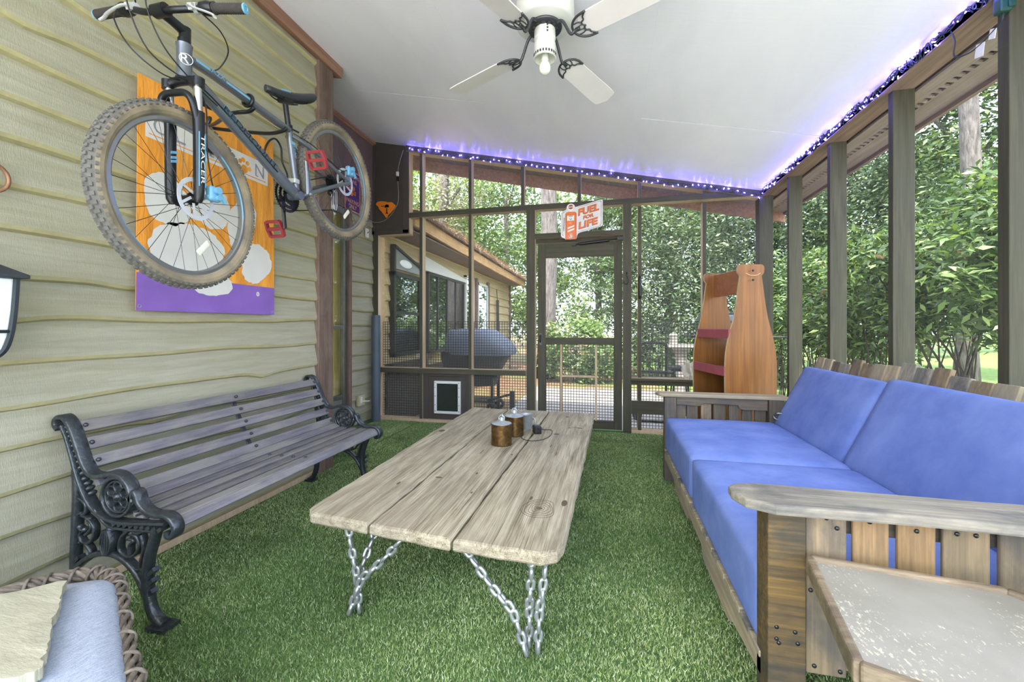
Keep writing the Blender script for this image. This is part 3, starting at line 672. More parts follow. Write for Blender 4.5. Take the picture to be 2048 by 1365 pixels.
# near arm
sb('front_post', XF, .487, SY0, SY0+.085, .0, .638, m_paint)
sb('front_post', XF-.004, .475, SY1-.07, SY1+.01, 0, .598, mw['dark', 2]); 
for x0, x1, m, z1 in ((.490, .580, 'mid', .64), (.593, .670, 'warm', .64), (.687, .765, 'warm', .64), (.779, .871, 'mid', .645), (.889, .975, 'mid', .645), (.987, 1.07, 'dark', .645), (1.08, 1.17, 'mid', .645)):
    sb('arm_slat', x0, x1, SY0+.010, SY0+.022, .225+R.uniform(-.01, .01), z1, mw[m, 2])
sb('arm_cleat', .49, 1.25, SY0+.031, SY0+.055, .575, .64, mw['dark', 0])
sb('back_post', 1.19, 1.27, SY0, SY0+.085, 0, .645, mw['dark', 2])
mb = MB(); o = [(.32, 1.215), (.34, 1.165), (.40, 1.135), (.7, 1.142), (1.0, 1.13), (1.32, 1.145), (1.32, 1.285), (.9, 1.275), (.6, 1.283), (.40, 1.29), (.345, 1.275), (.322, 1.25)]
mb.plate(o, (0, 0, .640), (1, 0, 0), (0, 1, 0), .026); mb.build('armrest', mw['grey', 0], sf, bevel=.006)
# far arm
for x0, x1, m in ((.478, .545, 'mid'), (.552, .625, 'dark'), (.645, .715, 'mid'), (.727, .805, 'dark'), (.825, .895, 'dark'), (.91, .975, 'dark'), (.99, 1.06, 'dark')):
    sb('arm_slat', x0, x1, SY1-.03, SY1-.008, .22, .57, mw[m, 2])
mb = MB(); mb.plate([(.478, .60), (1.065, .60), (1.065, .525), (.91, .525), (.885, .535), (.88, .555), (.66, .56), (.645, .55), (.64, .54), (.478, .545)], (0, SY1-.03, 0), (1, 0, 0), (0, 0, 1), .022); mb.build('arm_apron', mw['dark', 0], sf, bevel=.004)
sb('back_post', 1.07, 1.16, SY1-.06, SY1+.02, 0, .60, mw['dark', 2])
mb = MB(); o = [(.345, 3.215), (.36, 3.17), (.40, 3.155), (1.2, 3.16), (1.2, 3.285), (.40, 3.28), (.355, 3.26)]
mb.plate(o, (0, 0, .600), (1, 0, 0), (0, 1, 0), .024); mb.build('armrest', mw['pale', 0], sf, bevel=.006)
mb = MB(); mb.tube(catmull([(1.095, 3.15, .50), (1.11, 3.13, .52), (1.14, 3.125, .515), (1.15, 3.13, .49), (1.12, 3.135, .475), (1.095, 3.14, .485)], 5, True), .006, 7, closed=True); mb.build('eye_hook', m_alu, sf, smooth=True)
# front rail in three staggered boards, seat deck boards
mb = MB(); mb.plate([(SY0+.05, .165), (SY0+.05, .212), (SY1, .212), (SY1, .155), (2.75, .155), (2.7, .105), (2.32, .105), (2.28, .145), (1.98, .145), (1.94, .10), (1.55, .10), (1.5, .13)], (XF+.03, 0, 0), (0, 1, 0), (0, 0, 1), -.03); mb.build('front_rail', mw['pale', 1], sf, bevel=.003)
sb('inner_rail', 1.0, 1.03, SY0+.05, SY1-.03, .10, .212, mw['dark', 1])
n = 22
for i in range(n):
    y = SY0+.05+(SY1-SY0-.07)*i/n; w = (SY1-SY0-.07)/n
    sb('seat_board', XF-.004, 1.06, y+.003, y+w-.006, .213, .230, mw[R.choice(['pale', 'pale', 'grey']), 0], .002)
# leaning back boards
for i in range(20):
    y = 1.22+i*.1025; w = .088+R.uniform(-.008, .01); z1 = .905+R.uniform(-.03, .03)-(.02 if i > 12 else 0); mb = MB()
    a = V(1.185, y, .17); b = V(1.185+(z1-.17)*.285, y, z1); d = (b-a).normalized(); nn = V(-d.z, 0, d.x)
    mb.obox((a+b)/2, d*(b-a).length/2, V(0, w/2, 0), nn*.010); mb.build('back_board', mw[R.choice(['pale', 'grey', 'mid', 'pale']), 2], sf, bevel=.003)
for z in (.3, .74):
    mb = MB(); x = 1.205+(z-.17)*.285; mb.box(x, x+.022, 1.2, 3.22, z, z+.08); mb.build('back_cleat', mw['dark', 1], sf)
studs('nail_head', [(x, SY0+(.0 if x < .487 else .008), z) for x, z in ((.42, .335), (.462, .328), (.42, .305), (.425, .295), (.468, .300), (.508, .245), (.565, .24), (.535, .62), (.558, .597), (.628, .62), (.725, .608), (.805, .61), (.842, .61), (.61, .24), (.655, .24), (.50, .435))], (.0055, .003, .0055), m_iron, sf)

m_blue = (lambda t: t.done(t.pbr(t.ramp(t.noise(t.coord(), 5, 6, .6), [(.3, S('6074b4')), (.7, S('7d90cb'))]), .85, 0, t.bump(t.noise(t.coord((220, 220, 220)), 3, 2), .12, .002), .2)))(NT('blue_canvas'))
def cushion(c, half, r, ax, label, puff=.012, name='seat_cushion', grp='blue sofa cushions'):
    mb = MB(); mb.rbox(c, half, r, ax, 14, puff); o = mb.build(name, m_blue, smooth=True); tag(o, label, 'cushion', grp); return o
cushion((.75, 1.722, .345), (.352, .487, .113), .028, None, 'blue seat cushion on the sofa, the one nearer the side table')
cushion((.752, 2.695, .345), (.352, .477, .113), .028, None, 'blue seat cushion on the sofa, the one nearer the bottle-shaped shelf')
def backc(y0, y1, label, dx=0., top=.835):
    a = V(1.105+dx, 0, .455); b = V(1.285+dx, 0, top-.015); u = (b-a).normalized(); n_ = V(-u.z, 0, u.x); mid = (a+b)/2-n_*.066
    cushion((mid.x, (y0+y1)/2, mid.z), ((b-a).length/2+.03, (y1-y0)/2, .066), .022, (u, V(0, 1, 0), n_), label, .012, 'back_cushion')
backc(1.30, 2.335, 'blue back cushion propped on the sofa beside the near arm', .0, .85)
backc(2.35, 3.20, 'blue back cushion propped on the sofa in the far corner', .0, .83)

# ------------------------------------------------------------------ small trimmed side table by the near sofa arm
st_ = thing('side_table', (.62, .95, 0), 'low side table with a chipped grey top and wooden rim beside the sofa arm', 'table')
m_chip = (lambda t: t.done(t.pbr(t.mix(t.ramp(t.math('MULTIPLY', t.noise(t.coord((110, 55, 60)), 1.6, 8, .72), t.math('ADD', t.noise(t.coord(), 4, 3), .52)), [(.635, (0, 0, 0)), (.67, (1, 1, 1))]), t.ramp(t.noise(t.coord(), 7, 6), [(.3, S('8a8578')), (.7, S('9c978b'))]), S('c5bea4')), .6)))(NT('chipped_grey_paint'))
poly = [(.484, 1.165), (.835, 1.112), (1.06, .86), (1.02, .64), (.70, .69), (.412, .815)]
mb = MB(); mb.plate(poly, (0, 0, .515), (1, 0, 0), (0, 1, 0), .014); mb.build('top', m_chip, st_)
mt = wood('worn_rim', S('665744'), S('9c8a70'), 0, S('4d463c'), .4, .9, .7, .3)
for i in range(len(poly)):
    a, b = Vector(poly[i]), Vector(poly[(i+1) % len(poly)]); mb = MB(); mb.beam((a.x, a.y, .518), (b.x, b.y, .518), .018, .042); mb.build('rim', mt, st_, bevel=.005)
for x, y in ((.66, 1.05), (.86, 1.03), (.92, .74), (.72, .80)):
    mb = MB(); mb.box(x-.02, x+.02, y-.02, y+.02, 0, .515); mb.build('leg', mw['mid', 2], st_, bevel=.003)
ch = thing('wooden_stand', (1.05, .95, 0), 'weathered wooden stand whose top corner shows by the near sofa arm', 'stand')
mb = MB(); mb.plate([(.815, 1.045), (.84, 1.066), (1.2, 1.02), (1.2, .80), (1.0, .86)], (0, 0, .607), (1, 0, 0), (0, 1, 0), .022); mb.build('top', mw['grey', 0], ch, bevel=.008, seg=3)
for x, y in ((1.12, .88), (1.15, .96)):
    mb = MB(); mb.box(x-.018, x+.018, y-.018, y+.018, 0, .607); mb.build('leg', mw['mid', 2], ch, bevel=.003)

# ------------------------------------------------------------------ wicker seat with cushion and stone slab
wk = thing('wicker_chair', (-1.45, .62, 0), 'brown-grey wicker seat in the near left corner', 'chair')
m_wick = wood('weathered_wicker', S('4d453d'), S('857a6c'), 0, None, 0, .8, .6, .3, .2)
rim = catmull([(-1.86, .30), (-1.76, .62), (-1.60, .80), (-1.545, .868), (-1.475, .925), (-1.395, .918), (-1.315, .880), (-1.18, .798), (-1.04, .712), (-.93, .65), (-.80, .56), (-.75, .45), (-.88, .20), (-1.28, .06), (-1.66, .10)], 12, True)
RL = len(rim)
mb = MB()
def loop(z, r, off, ph, amp, zamp, k): 
    pts = []
    for i in range(RL):
        a, b = rim[i-1], rim[(i+1) % RL]; tt = (b-a).normalized(); nn = V(tt.y, -tt.x)
        q = amp*math.sin(k*i+ph); p = Vector(rim[i])+nn*(-off+q); pts.append((p.x, p.y, z+zamp*math.cos(k*i+ph)))
    mb.tube(pts, r, 6, closed=True)
for row in range(26): loop(.045+row*.0125, .0062, .0, (PI if row % 2 else 0), .006, 0, PI/3)
mb.build('woven_side', m_wick, wk, smooth=True)
mb = MB()
for s_ in range(5): loop(.375, .0062, .002, s_*2*PI/5, .015, .014, .33)
mb.tube([(p[0]*1, p[1]*1, .378) for p in [(q.x, q.y) for q in rim]], .011, 7, closed=True)
for i in range(0, RL, 7):                                           # binding strands over the rim
    a, b = rim[i-1], rim[(i+1) % RL]; tt = (b-a).normalized(); nn = V(tt.y, -tt.x); p = Vector(rim[i])
    mb.tube([(p.x+nn.x*math.cos(q)*.022+tt.x*q*.004, p.y+nn.y*math.cos(q)*.022+tt.y*q*.004, .374+.021*math.sin(q)) for q in [-.9+.35*k for k in range(14)]], .0042, 6)
mb.build('braided_rim', m_wick, wk, smooth=True)
mb = MB(); mb.plate([(p.x, p.y) for p in rim[::4]], (0, 0, .30), (1, 0, 0), (0, 1, 0), .03); mb.build('seat_base', m_wick, wk)
m_denim = (lambda t: t.done(t.pbr(t.ramp(t.math('ADD', t.math('MULTIPLY', t.noise(t.coord((300, 300, 300)), 2, 2), .5), t.math('MULTIPLY', t.noise(t.coord((260, 30, 30)), 2, 3), .5)), [(.35, S('7e8898')), (.6, S('aab2c0'))]), .9, 0, t.bump(t.noise(t.coord((400, 400, 400)), 2, 2), .2, .002), .2)))(NT('pale_blue_weave'))
mb = MB(); cpoly = [(-1.76, .34), (-1.68, .62), (-1.50, .80), (-1.40, .868), (-1.345, .888), (-1.28, .862), (-1.12, .762), (-1.0, .688), (-.905, .622), (-.84, .52), (-.93, .3), (-1.3, .16), (-1.6, .2)]
cp = catmull([(x, y, 0) for x, y in cpoly], 4, True); cc = V(-1.3, .55, 0); rings = [(.32, 1.0), (.375, 1.0), (.392, .985), (.405, .95), (.414, .82), (.42, .5), (.422, .2)]
vs = []; m_ = len(cp)
for z, k in rings: vs += [(cc.x+(p.x-cc.x)*k, cc.y+(p.y-cc.y)*k, z) for p in cp]
fs = [(r*m_+i, r*m_+(i+1) % m_, (r+1)*m_+(i+1) % m_, (r+1)*m_+i) for r in range(len(rings)-1) for i in range(m_)]+[tuple(range((len(rings)-1)*m_, len(rings)*m_))]
mb.add(vs, fs); tag(mb.build('seat_cushion', m_denim, smooth=True), 'pale blue woven cushion set inside the wicker seat', 'cushion')
m_stone = (lambda t: t.done(t.pbr(t.ramp(t.noise(t.coord((1, 3, 1)), 5, 9, .65, .8), [(.25, S('8a8674')), (.5, S('a8a48e')), (.75, S('bcb8a4'))]), .75, 0, t.bump(t.noise(t.coord((1, 4, 1)), 14, 9, .7), .5, .01), .3)))(NT('pale_flagstone'))
sl = [(-1.362, .802), (-1.335, .775), (-1.288, .745), (-1.247, .718), (-1.214, .687), (-1.19, .675), (-1.166, .659), (-1.123, .628), (-1.10, .61), (-1.061, .584), (-1.055, .576), (-1.075, .561), (-1.12, .535), (-1.35, .40), (-1.55, .32), (-1.66, .45), (-1.62, .60), (-1.47, .70), (-1.41, .757)]
o = []
for i in range(len(sl)):
    a, b = Vector(sl[i]), Vector(sl[(i+1) % len(sl)])
    for j in range(3): p = a.lerp(b, j/3); o.append((p.x+R.uniform(-.004, .004), p.y+R.uniform(-.004, .004)))
mb = MB(); mb.plate(o, (0, 0, .424), (1, 0, 0), (0, 1, 0), .022); tag(mb.build('stone_slab', m_stone, bevel=.006), 'rough pale flagstone lying on the pale blue cushion', 'stone')

# ------------------------------------------------------------------ bottle-shaped wooden shelf
bs = thing('bottle_shelf', (1.1, 3.7, 0), 'orange-brown wooden shelf with bottle-shaped sides and red lips behind the sofa', 'shelf')
m_amber = wood('amber_stained_pine', S('67421f'), S('986433'), 2, S('7a4b29'), .3, .55, .38, .1, .05)
m_amberh = wood('reddish_stained_pine', S('8a4f30'), S('b57a55'), 0, S('a5735a'), .5, .55, .35, .1, .05)
m_red = plain('red_painted_lip', S('a04d58'), .4, 0, .12, 10)
m_edge = plain('pale_plywood_edge', S('cdb083'), .6, 0, .15, 30)
u = V(math.cos(math.radians(12.84)), math.sin(math.radians(12.84)), 0); fwd = V(-u.y, u.x, 0)
def BP(r, d, z): return u*r+fwd*d+V(0, 0, z)
def bottle(d):
    h = [(0.0, .188), (.30, .19), (.72, .193), (.86, .190), (.96, .178), (1.06, .155), (1.16, .128), (1.28, .107), (1.38, .094), (1.46, .083), (1.485, .081), (1.497, .090), (1.51, .098), (1.545, .100), (1.562, .092), (1.570, .078)]
    L = [(-w, z) for z, w in h]; Rr = [(w, z) for z, w in h][::-1]
    k = [(p.x, p.y) for p in catmull([(x, z, 0) for x, z in L], 3)]+[(p.x, p.y) for p in catmull([(x, z, 0) for x, z in Rr], 3)]
    mb = MB(); mb.plate(k, BP(1.798, d, 0), u, (0, 0, 1), -.022, 0, 1); return mb.build('side_panel', [m_amber, m_edge], bs)
bottle(3.15); bottle(3.70)
for z, dl in ((1.03, .0), (.745, 0.)):
    mb = MB(); hw = .19 if z < .9 else .155
    mb.add([BP(1.80+s*hw, d, z+q) for q in (0, .016) for d in (3.172, 3.70) for s in (-1, 1)], [(0, 2, 3, 1), (4, 5, 7, 6), (0, 1, 5, 4), (2, 6, 7, 3), (0, 4, 6, 2), (1, 3, 7, 5)]); s_ = mb.build('shelf_board', m_amberh, bs)
    mb = MB(); x = 1.80-hw
    mb.add([BP(x-.012+e, d, z-.02+q) for q in (0, .072) for d in (3.16, 3.69) for e in (0, .016)], [(0, 2, 3, 1), (4, 5, 7, 6), (0, 1, 5, 4), (2, 6, 7, 3), (0, 4, 6, 2), (1, 3, 7, 5)]); mb.build('red_lip', m_red, bs, bevel=.003)
mb = MB(); mb.add([BP(1.80+e, d, z) for z in (1.36, 1.555) for d in (3.172, 3.70) for e in (-.012, .01)], [(0, 2, 3, 1), (4, 5, 7, 6), (0, 1, 5, 4), (2, 6, 7, 3), (0, 4, 6, 2), (1, 3, 7, 5)]); mb.build('top_rail', m_amberh, bs, bevel=.004)
mb = MB(); mb.add([BP(1.96+e, d, z) for z in (.1, .95) for d in (3.172, 3.70) for e in (0, .012)], [(0, 2, 3, 1), (4, 5, 7, 6), (0, 1, 5, 4), (2, 6, 7, 3), (0, 4, 6, 2), (1, 3, 7, 5)]); mb.build('back_panel', m_amber, bs)
studs('screw', [BP(1.80, 3.127, z) for z in (1.52, 1.45)], (.008, .008, .008), m_iron, bs)
mb = MB(); mb.strap(catmull([BP(1.745, 3.128, 1.502), BP(1.77, 3.126, 1.488), BP(1.80, 3.125, 1.484), BP(1.83, 3.126, 1.488), BP(1.855, 3.128, 1.502)], 5), .004, .004, fwd); mb.build('carved_cap_line', m_edge, bs)
# crumpled clear bag on the ledge
m_bag = (lambda t: (lambda a, b, m: (setattr(m.inputs[0], 'default_value', .62), t.l(a, m.inputs[1]), t.l(b, m.inputs[2]), t.done(m.outputs[0]))[-1])(t.n('ShaderNodeBsdfTransparent').outputs[0], t.pbr(S('d8d0c2'), .25, 0, t.bump(t.noise(t.coord(), 30, 4), .6, .02), .6), t.n('ShaderNodeMixShader')))(NT('clear_plastic_film'))
bm = bmesh.new(); bmesh.ops.create_icosphere(bm, subdivisions=4, radius=1); mb = MB()
vs = []
for v in bm.verts:
    q = v.co; k = 1+.22*math.sin(7*q.x+3*q.z)+.16*math.sin(11*q.y-5*q.z+1)+.1*math.sin(17*q.x+13*q.y); vs.append((.79+q.x*.055*k, 4.50+q.y*.05*k, .66+q.z*.088*k))
mb.add(vs, [tuple(v.index for v in f.verts) for f in bm.faces]); bm.free()
tag(mb.build('plastic_bag', m_bag), 'crumpled clear plastic bag on the ledge beside the bottle-shaped shelf', 'bag')
# ------------------------------------------------------------------ mountain bike on the wall
m_bframe = plain('charcoal_bike_paint', S('646a73'), .28, .45, .08, 20, 0, 60, .6, .4)
m_chrome = metal('bright_chrome', S('d5d7da'), .18)
m_blackm = plain('satin_black_metal', S('1b1d20'), .32, .3, .15, 30)
m_blue = m_blue
m_cyan = plain('light_blue_anodised', S('6aa0c2'), .4, .1, .1)
m_silver = plain('silver_alloy', S('c9cacb'), .3, .35, .08)
m_tread = plain('dusty_tread_rubber', S('5e5b56'), .9, 0, .25, 40)
m_wall_ = (lambda t: t.done(t.pbr(t.ramp(t.noise(t.coord(), 9, 6), [(.3, S('5f564b')), (.7, S('95866f'))]), .85)))(NT('dusty_sidewall_rubber'))
m_redp = plain('red_pedal_plastic', S('8c2b30'), .5, 0, .12)
m_rubber = plain('black_grip_rubber', S('35302c'), .85, 0, .2, 60, .3, 200)
BX = -1.603
bk = thing('mountain_bike', (BX, 1.8, 1.25), 'charcoal and blue mountain bike hung on the left wall', 'bicycle')
def B(y, z, dx=0.): return V(BX+dx, y, z)
def wheel(nm, C, yaw, rot_dx):
    C = Vector(C); ax = V(math.cos(yaw), -math.sin(yaw), 0); al = V(math.sin(yaw), math.cos(yaw), 0); up = V(0, 0, 1)
    def rad(a): return al*math.cos(a)+up*math.sin(a)
    mb = MB(); prof = [(.276, -.010), (.281, -.013), (.293, -.012), (.293, .012), (.281, .013), (.276, .010)]; n = 72; vs = []; fs = []; mi = []
    for i in range(n):
        for r, w in prof: vs.append(C+rad(2*PI*i/n)*r+ax*w)
    for i in range(n):
        for k in range(6):
            j, l = (i+1) % n, (k+1) % 6; fs.append((i*6+k, j*6+k, j*6+l, i*6+l)); mi.append(1 if (k in (4, 0) and (i % 36) in range(11)) else 0)
    mb.v = vs; mb.f = fs; mb.mi = mi
    rim_ = mb.build(nm, [m_blackm if 0 else plain('rim_grey', S('8d8f92'), .3, .7, .08), m_cyan], bk, smooth=True, angle=30)
    mb = MB(); n, m = 96, 14; vs = []; fs = []; mi = []
    for i in range(n):
        for k in range(m):
            b = 2*PI*k/m; vs.append(C+rad(2*PI*i/n)*(.317+.027*math.cos(b))+ax*(.027*math.sin(b)))
    for i in range(n):
        for k in range(m):
            j, l = (i+1) % n, (k+1) % m; fs.append((i*m+k, j*m+k, j*m+l, i*m+l)); mi.append(0 if (k in (0, 1, m-1, m-2)) else 1)
    mb.v = vs; mb.f = fs; mb.mi = mi
    for i in range(80):
        for b, off, hw in ((-62, .5, .0035), (-27, 0, .005), (0, .5, .005), (27, 0, .005), (62, .5, .0035)):
            a = 2*PI*(i+off)/80; br = math.radians(b); rd = rad(a); tg = rad(a+PI/2); nn = rd*math.cos(br)+ax*math.sin(br); sd = ax*math.cos(br)-rd*math.sin(br)
            mb.obox(C+rd*.317+nn*.0285, tg*.0058, sd*hw, nn*.0032, 0)
    mb.build('tyre', [m_tread, m_wall_], rim_)
    mb = MB()
    for i in range(32):
        s = 1 if i % 2 else -1; a = 2*PI*i/32; h = a+(.55 if (i//2) % 2 else -.55)
        mb.tube([C+rad(h)*.024+ax*(.030*s), C+rad(a)*.280+ax*(.002*s)], .0011, 4)
    mb.build('spokes', m_blackm, rim_)
    mb = MB(); mb.lathe([(.008, -.052), (.012, -.05), (.014, -.036), (.026, -.034), (.026, -.028), (.014, -.024), (.014, .024), (.026, .028), (.026, .034), (.014, .036), (.012, .05), (.008, .052)], C, ax, 18); mb.build('hub', m_blackm, rim_, smooth=True, angle=30)
    mb = MB(); o = C+ax*rot_dx
    mb.sweep([o+rad(2*PI*i/48)*.073 for i in range(48)], [(-.008, -.001), (.008, -.001), (.008, .001), (-.008, .001)], True, False, None, ax)
    for i in range(6): a = 2*PI*i/6; mb.beam(o+rad(a)*.022, o+rad(a+.45)*.068, .010, .002, ax)
    mb.build('brake_rotor', m_silver, rim_)
    a = -1.15; mb = MB(); c = C+rad(a)*.19+ax*.004; mb.rbox(c, (.038, .012, .004), .0038, (rad(a+PI/2+.4), rad(a+.4), ax), 6); mb.build('reflector', plain('pale_reflector', S('ddd9cc'), .3), rim_, smooth=True)
    return rim_
wheel('front_wheel', (-1.6014, 1.3076, 1.5956), -.0967, .046)
wheel('rear_wheel', (-1.6064, 2.2634, 1.9826), -.0198, .046)
fax = V(math.cos(.0967), .0967, 0)
def FK(off, y, z): return B(y, z)+fax*off
for s in (-1, 1): mb = MB(); mb.tube([FK(s*.062, 1.300, 2.04), FK(s*.062, 1.304, 1.90)], .0145, 14); mb.build('fork_stanchion', m_chrome, bk, smooth=True, angle=40)
mb = MB()
for s in (-1, 1):
    mb.tube([FK(s*.062, 1.304, 1.93), FK(s*.062, 1.304, 1.90), FK(s*.062, 1.305, 1.87), FK(s*.062, 1.306, 1.64), FK(s*.060, 1.307, 1.60), FK(s*.056, 1.308, 1.582)], .0195, 14, scales=[1.05, 1.05, 1, .96, .9, .6])
mb.tube(catmull([FK(-.062, 1.296, 1.90), FK(-.066, 1.275, 1.955), FK(-.045, 1.268, 1.985), FK(0, 1.268, 1.99), FK(.045, 1.268, 1.985), FK(.066, 1.275, 1.955), FK(.062, 1.296, 1.90)], 5), .013, 10)
lo = mb.build('fork_lowers', m_blackm, bk, smooth=True, angle=40)
mb = MB(); mb.tube([FK(-.066, 1.300, 2.025), FK(-.066, 1.300, 2.058)], .021, 14); mb.tube([FK(.066, 1.300, 2.025), FK(.066, 1.300, 2.058)], .021, 14); mb.tube(catmull([FK(-.066, 1.300, 2.042), FK(-.03, 1.304, 2.055), FK(.03, 1.304, 2.055), FK(.066, 1.300, 2.042)], 4), .018, 10); mb.build('fork_crown', m_blackm, bk, smooth=True, angle=40)
mb = MB()
mb.text('TRACER', FK(.062, 1.3055, 1.745)+V(.0192, 0, 0), (0, .0, -1), (0, 1, 0), .016, .19, .0006); 
for s in (-1, 1): mb.obox(FK(.062, 1.3055+s*.0125, 1.745)+V(.0165, 0, 0), V(.002, 0, 0), V(0, .0008, 0), V(0, 0, .105), 1)
for z in (.0, .02, .035): mb.obox(FK(-.062, 1.3055, 1.78-z)+V(.0185, 0, 0), V(.0015, 0, 0), V(0, .012, .004), V(0, 0, .005), 1)
mb.build('fork_decal', [plain('white_decal', S('d8d4c8'), .5), m_cyan], lo)
# frame
mb = MB(); mb.tube([B(1.303, 2.062), B(1.303, 2.075), B(1.304, 2.18), B(1.304, 2.195)], .0255, 16, scales=[1.1, 1, 1, 1.1]); mb.build('head_tube', m_bframe, bk, smooth=True, angle=40)
mb = MB(); mb.text('R', B(1.304, 2.13)+V(.0215, -.0155, 0), V(.55, .83, 0), (0, 0, 1), .034, .026, .0025); mb.torus(B(1.304, 2.13)+V(.0235, -.012, 0), V(.83, -.55, 0), .021, .0012, 20, 5); mb.build('head_badge', plain('white_badge', S('dad9d4'), .4), bk)
mb = MB(); mb.tube(catmull([B(1.318, 2.150), B(1.42, 2.150), B(1.55, 2.140), B(1.70, 2.125), B(1.845, 2.112)], 5), .021, 16, ry=.017); tt = mb.build('top_tube', m_bframe, bk, smooth=True, angle=40)
mb = MB(); mb.text('A2X', B(1.43, 2.1525, .0215), (0, 1, -.06), (0, 0, 1), .022, .065, .001); mb.obox(B(1.365, 2.152, .0205), V(.001, 0, 0), V(0, .03, -.002), V(0, .0, .005)); mb.obox(B(1.53, 2.138, .021), V(.001, 0, 0), V(0, .06, -.005), V(0, 0, .0045)); mb.build('frame_decal', m_cyan, tt)
mb = MB(); mb.tube(catmull([B(1.315, 2.085), B(1.38, 2.062), B(1.60, 1.952), B(1.80, 1.845), B(1.905, 1.798)], 5), .0235, 16, ry=.030); dt = mb.build('down_tube', m_bframe, bk, smooth=True, angle=40)
mb = MB(); dd = V(0, .52, -.27).normalized(); pp = V(0, .27, .52).normalized()
mb.text('REDMOUNT', B(1.60, 1.952, .0245), dd, pp, .030, .33, .001); mb.build('frame_decal', plain('outlined_blue_lettering', S('3d78a8'), .4), dt)
mb = MB(); mb.text('REDMOUNT', B(1.60, 1.953, .0247), dd, pp, .022, .325, .0018); mb.build('frame_decal', m_blackm, dt)
mb = MB(); mb.tube([B(1.911, 1.79), B(1.85, 2.125)], .0170, 14); mb.tube([B(1.9, 1.79, -.036), B(1.9, 1.79, .036)], .022, 14); s_t = mb.build('seat_tube', m_bframe, bk, smooth=True, angle=40)
mb = MB(); mb.text('1500', B(1.871, 2.01, .0175), V(0, .18, -.98), V(0, .98, .18), .022, .055, .0008); mb.obox(B(1.864, 2.05, .0165), V(.0012, 0, 0), V(0, .013, .0), V(0, 0, .008)); mb.build('frame_decal', m_cyan, s_t)
mb = MB()
for s in (-1, 1):
    mb.tube(catmull([B(1.925, 1.797, s*.02), B(1.99, 1.835, s*.045), B(2.12, 1.905, s*.058), B(2.262, 1.975, s*.066)], 5), .0105, 10)
    mb.tube(catmull([B(1.857, 2.085, s*.014), B(1.92, 2.068, s*.04), B(2.05, 2.035, s*.056), B(2.255, 1.985, s*.066)], 5), .0095, 10)
    mb.obox(B(2.255, 1.983, s*.066), V(.003, 0, 0), V(0, .02, .012), V(0, -.012, .022))
mb.build('rear_stays', m_bframe, bk, smooth=True, angle=40)
mb = MB(); mb.tube([B(1.851, 2.118), B(1.829, 2.235)], .0135, 12); mb.tube([B(1.852, 2.112), B(1.848, 2.138)], .020, 12); mb.beam(B(1.865, 2.125, .01), B(1.90, 2.122, .02), .008, .006); mb.build('seat_post', m_blackm, bk, smooth=True, angle=40)
mb = MB(); vs = []; fs = []; m = 14; sec = []
for i in range(17):
    f = i/16; y = 1.700+.285*f; zc = 2.250+.088*f-.012*math.sin(PI*f)+.010*f*f; hw = .021+.050*max(0, (f-.35)/.65)**1.5; 
    if i == 0: hw *= .45
    if i == 16: hw *= .9
    ht = .016+.012*f
    for k in range(m):
        a = 2*PI*k/m; c_, s_ = math.cos(a), math.sin(a); vs.append(B(y, zc+(ht*s_ if s_ > 0 else ht*1.1*s_), math.copysign(abs(c_)**.7, c_)*hw))
fs = [(i*m+k, i*m+(k+1) % m, (i+1)*m+(k+1) % m, (i+1)*m+k) for i in range(16) for k in range(m)]+[tuple(range(m))[::-1], tuple(range(16*m, 17*m))]
mb.add(vs, fs); sd = mb.build('saddle', plain('black_saddle_vinyl', S('26282c'), .42, 0, .15, 30, .1, 80, .5), bk, smooth=True, angle=60)
mb = MB()
for s in (-1, 1): mb.tube(catmull([B(1.725, 2.245, s*.010), B(1.78, 2.242, s*.02), B(1.87, 2.262, s*.022), B(1.95, 2.30, s*.03)], 5), .0035, 6)
mb.beam(B(1.80, 2.245), B(1.86, 2.262), .045, .02); mb.build('saddle_rails', m_blackm, sd)
mb = MB(); mb.obox(B(1.80, 2.287, .030), V(.001, 0, .001), V(0, .03, .010), V(0, -.0008, .003)); mb.build('saddle_stripe', m_cyan, sd)
# stem, bar and controls
mb = MB(); mb.tube([B(1.304, 2.195), B(1.304, 2.215)], .022, 14); mb.tube([B(1.306, 2.205), B(1.307, 2.262)], .020, 14); mb.tube([B(1.305, 2.248), B(1.258, 2.256), B(1.222, 2.263)], .018, 12, scales=[1.1, .95, 1.1]); mb.tube([B(1.216, 2.264, -.026), B(1.216, 2.264, .026)], .0235, 14); mb.build('stem', m_blackm, bk, smooth=True, angle=40)
barp = catmull([V(-1.905, 1.213, 2.296), V(-1.82, 1.215, 2.296), V(-1.74, 1.214, 2.290), V(-1.67, 1.213, 2.268), V(-1.60, 1.214, 2.262), V(-1.54, 1.222, 2.262), V(-1.47, 1.250, 2.274), V(-1.39, 1.268, 2.274), V(-1.303, 1.283, 2.270)], 5)
mb = MB(); mb.tube(barp, .0118, 12); hb = mb.build('handlebar', m_blackm, bk, smooth=True, angle=40)
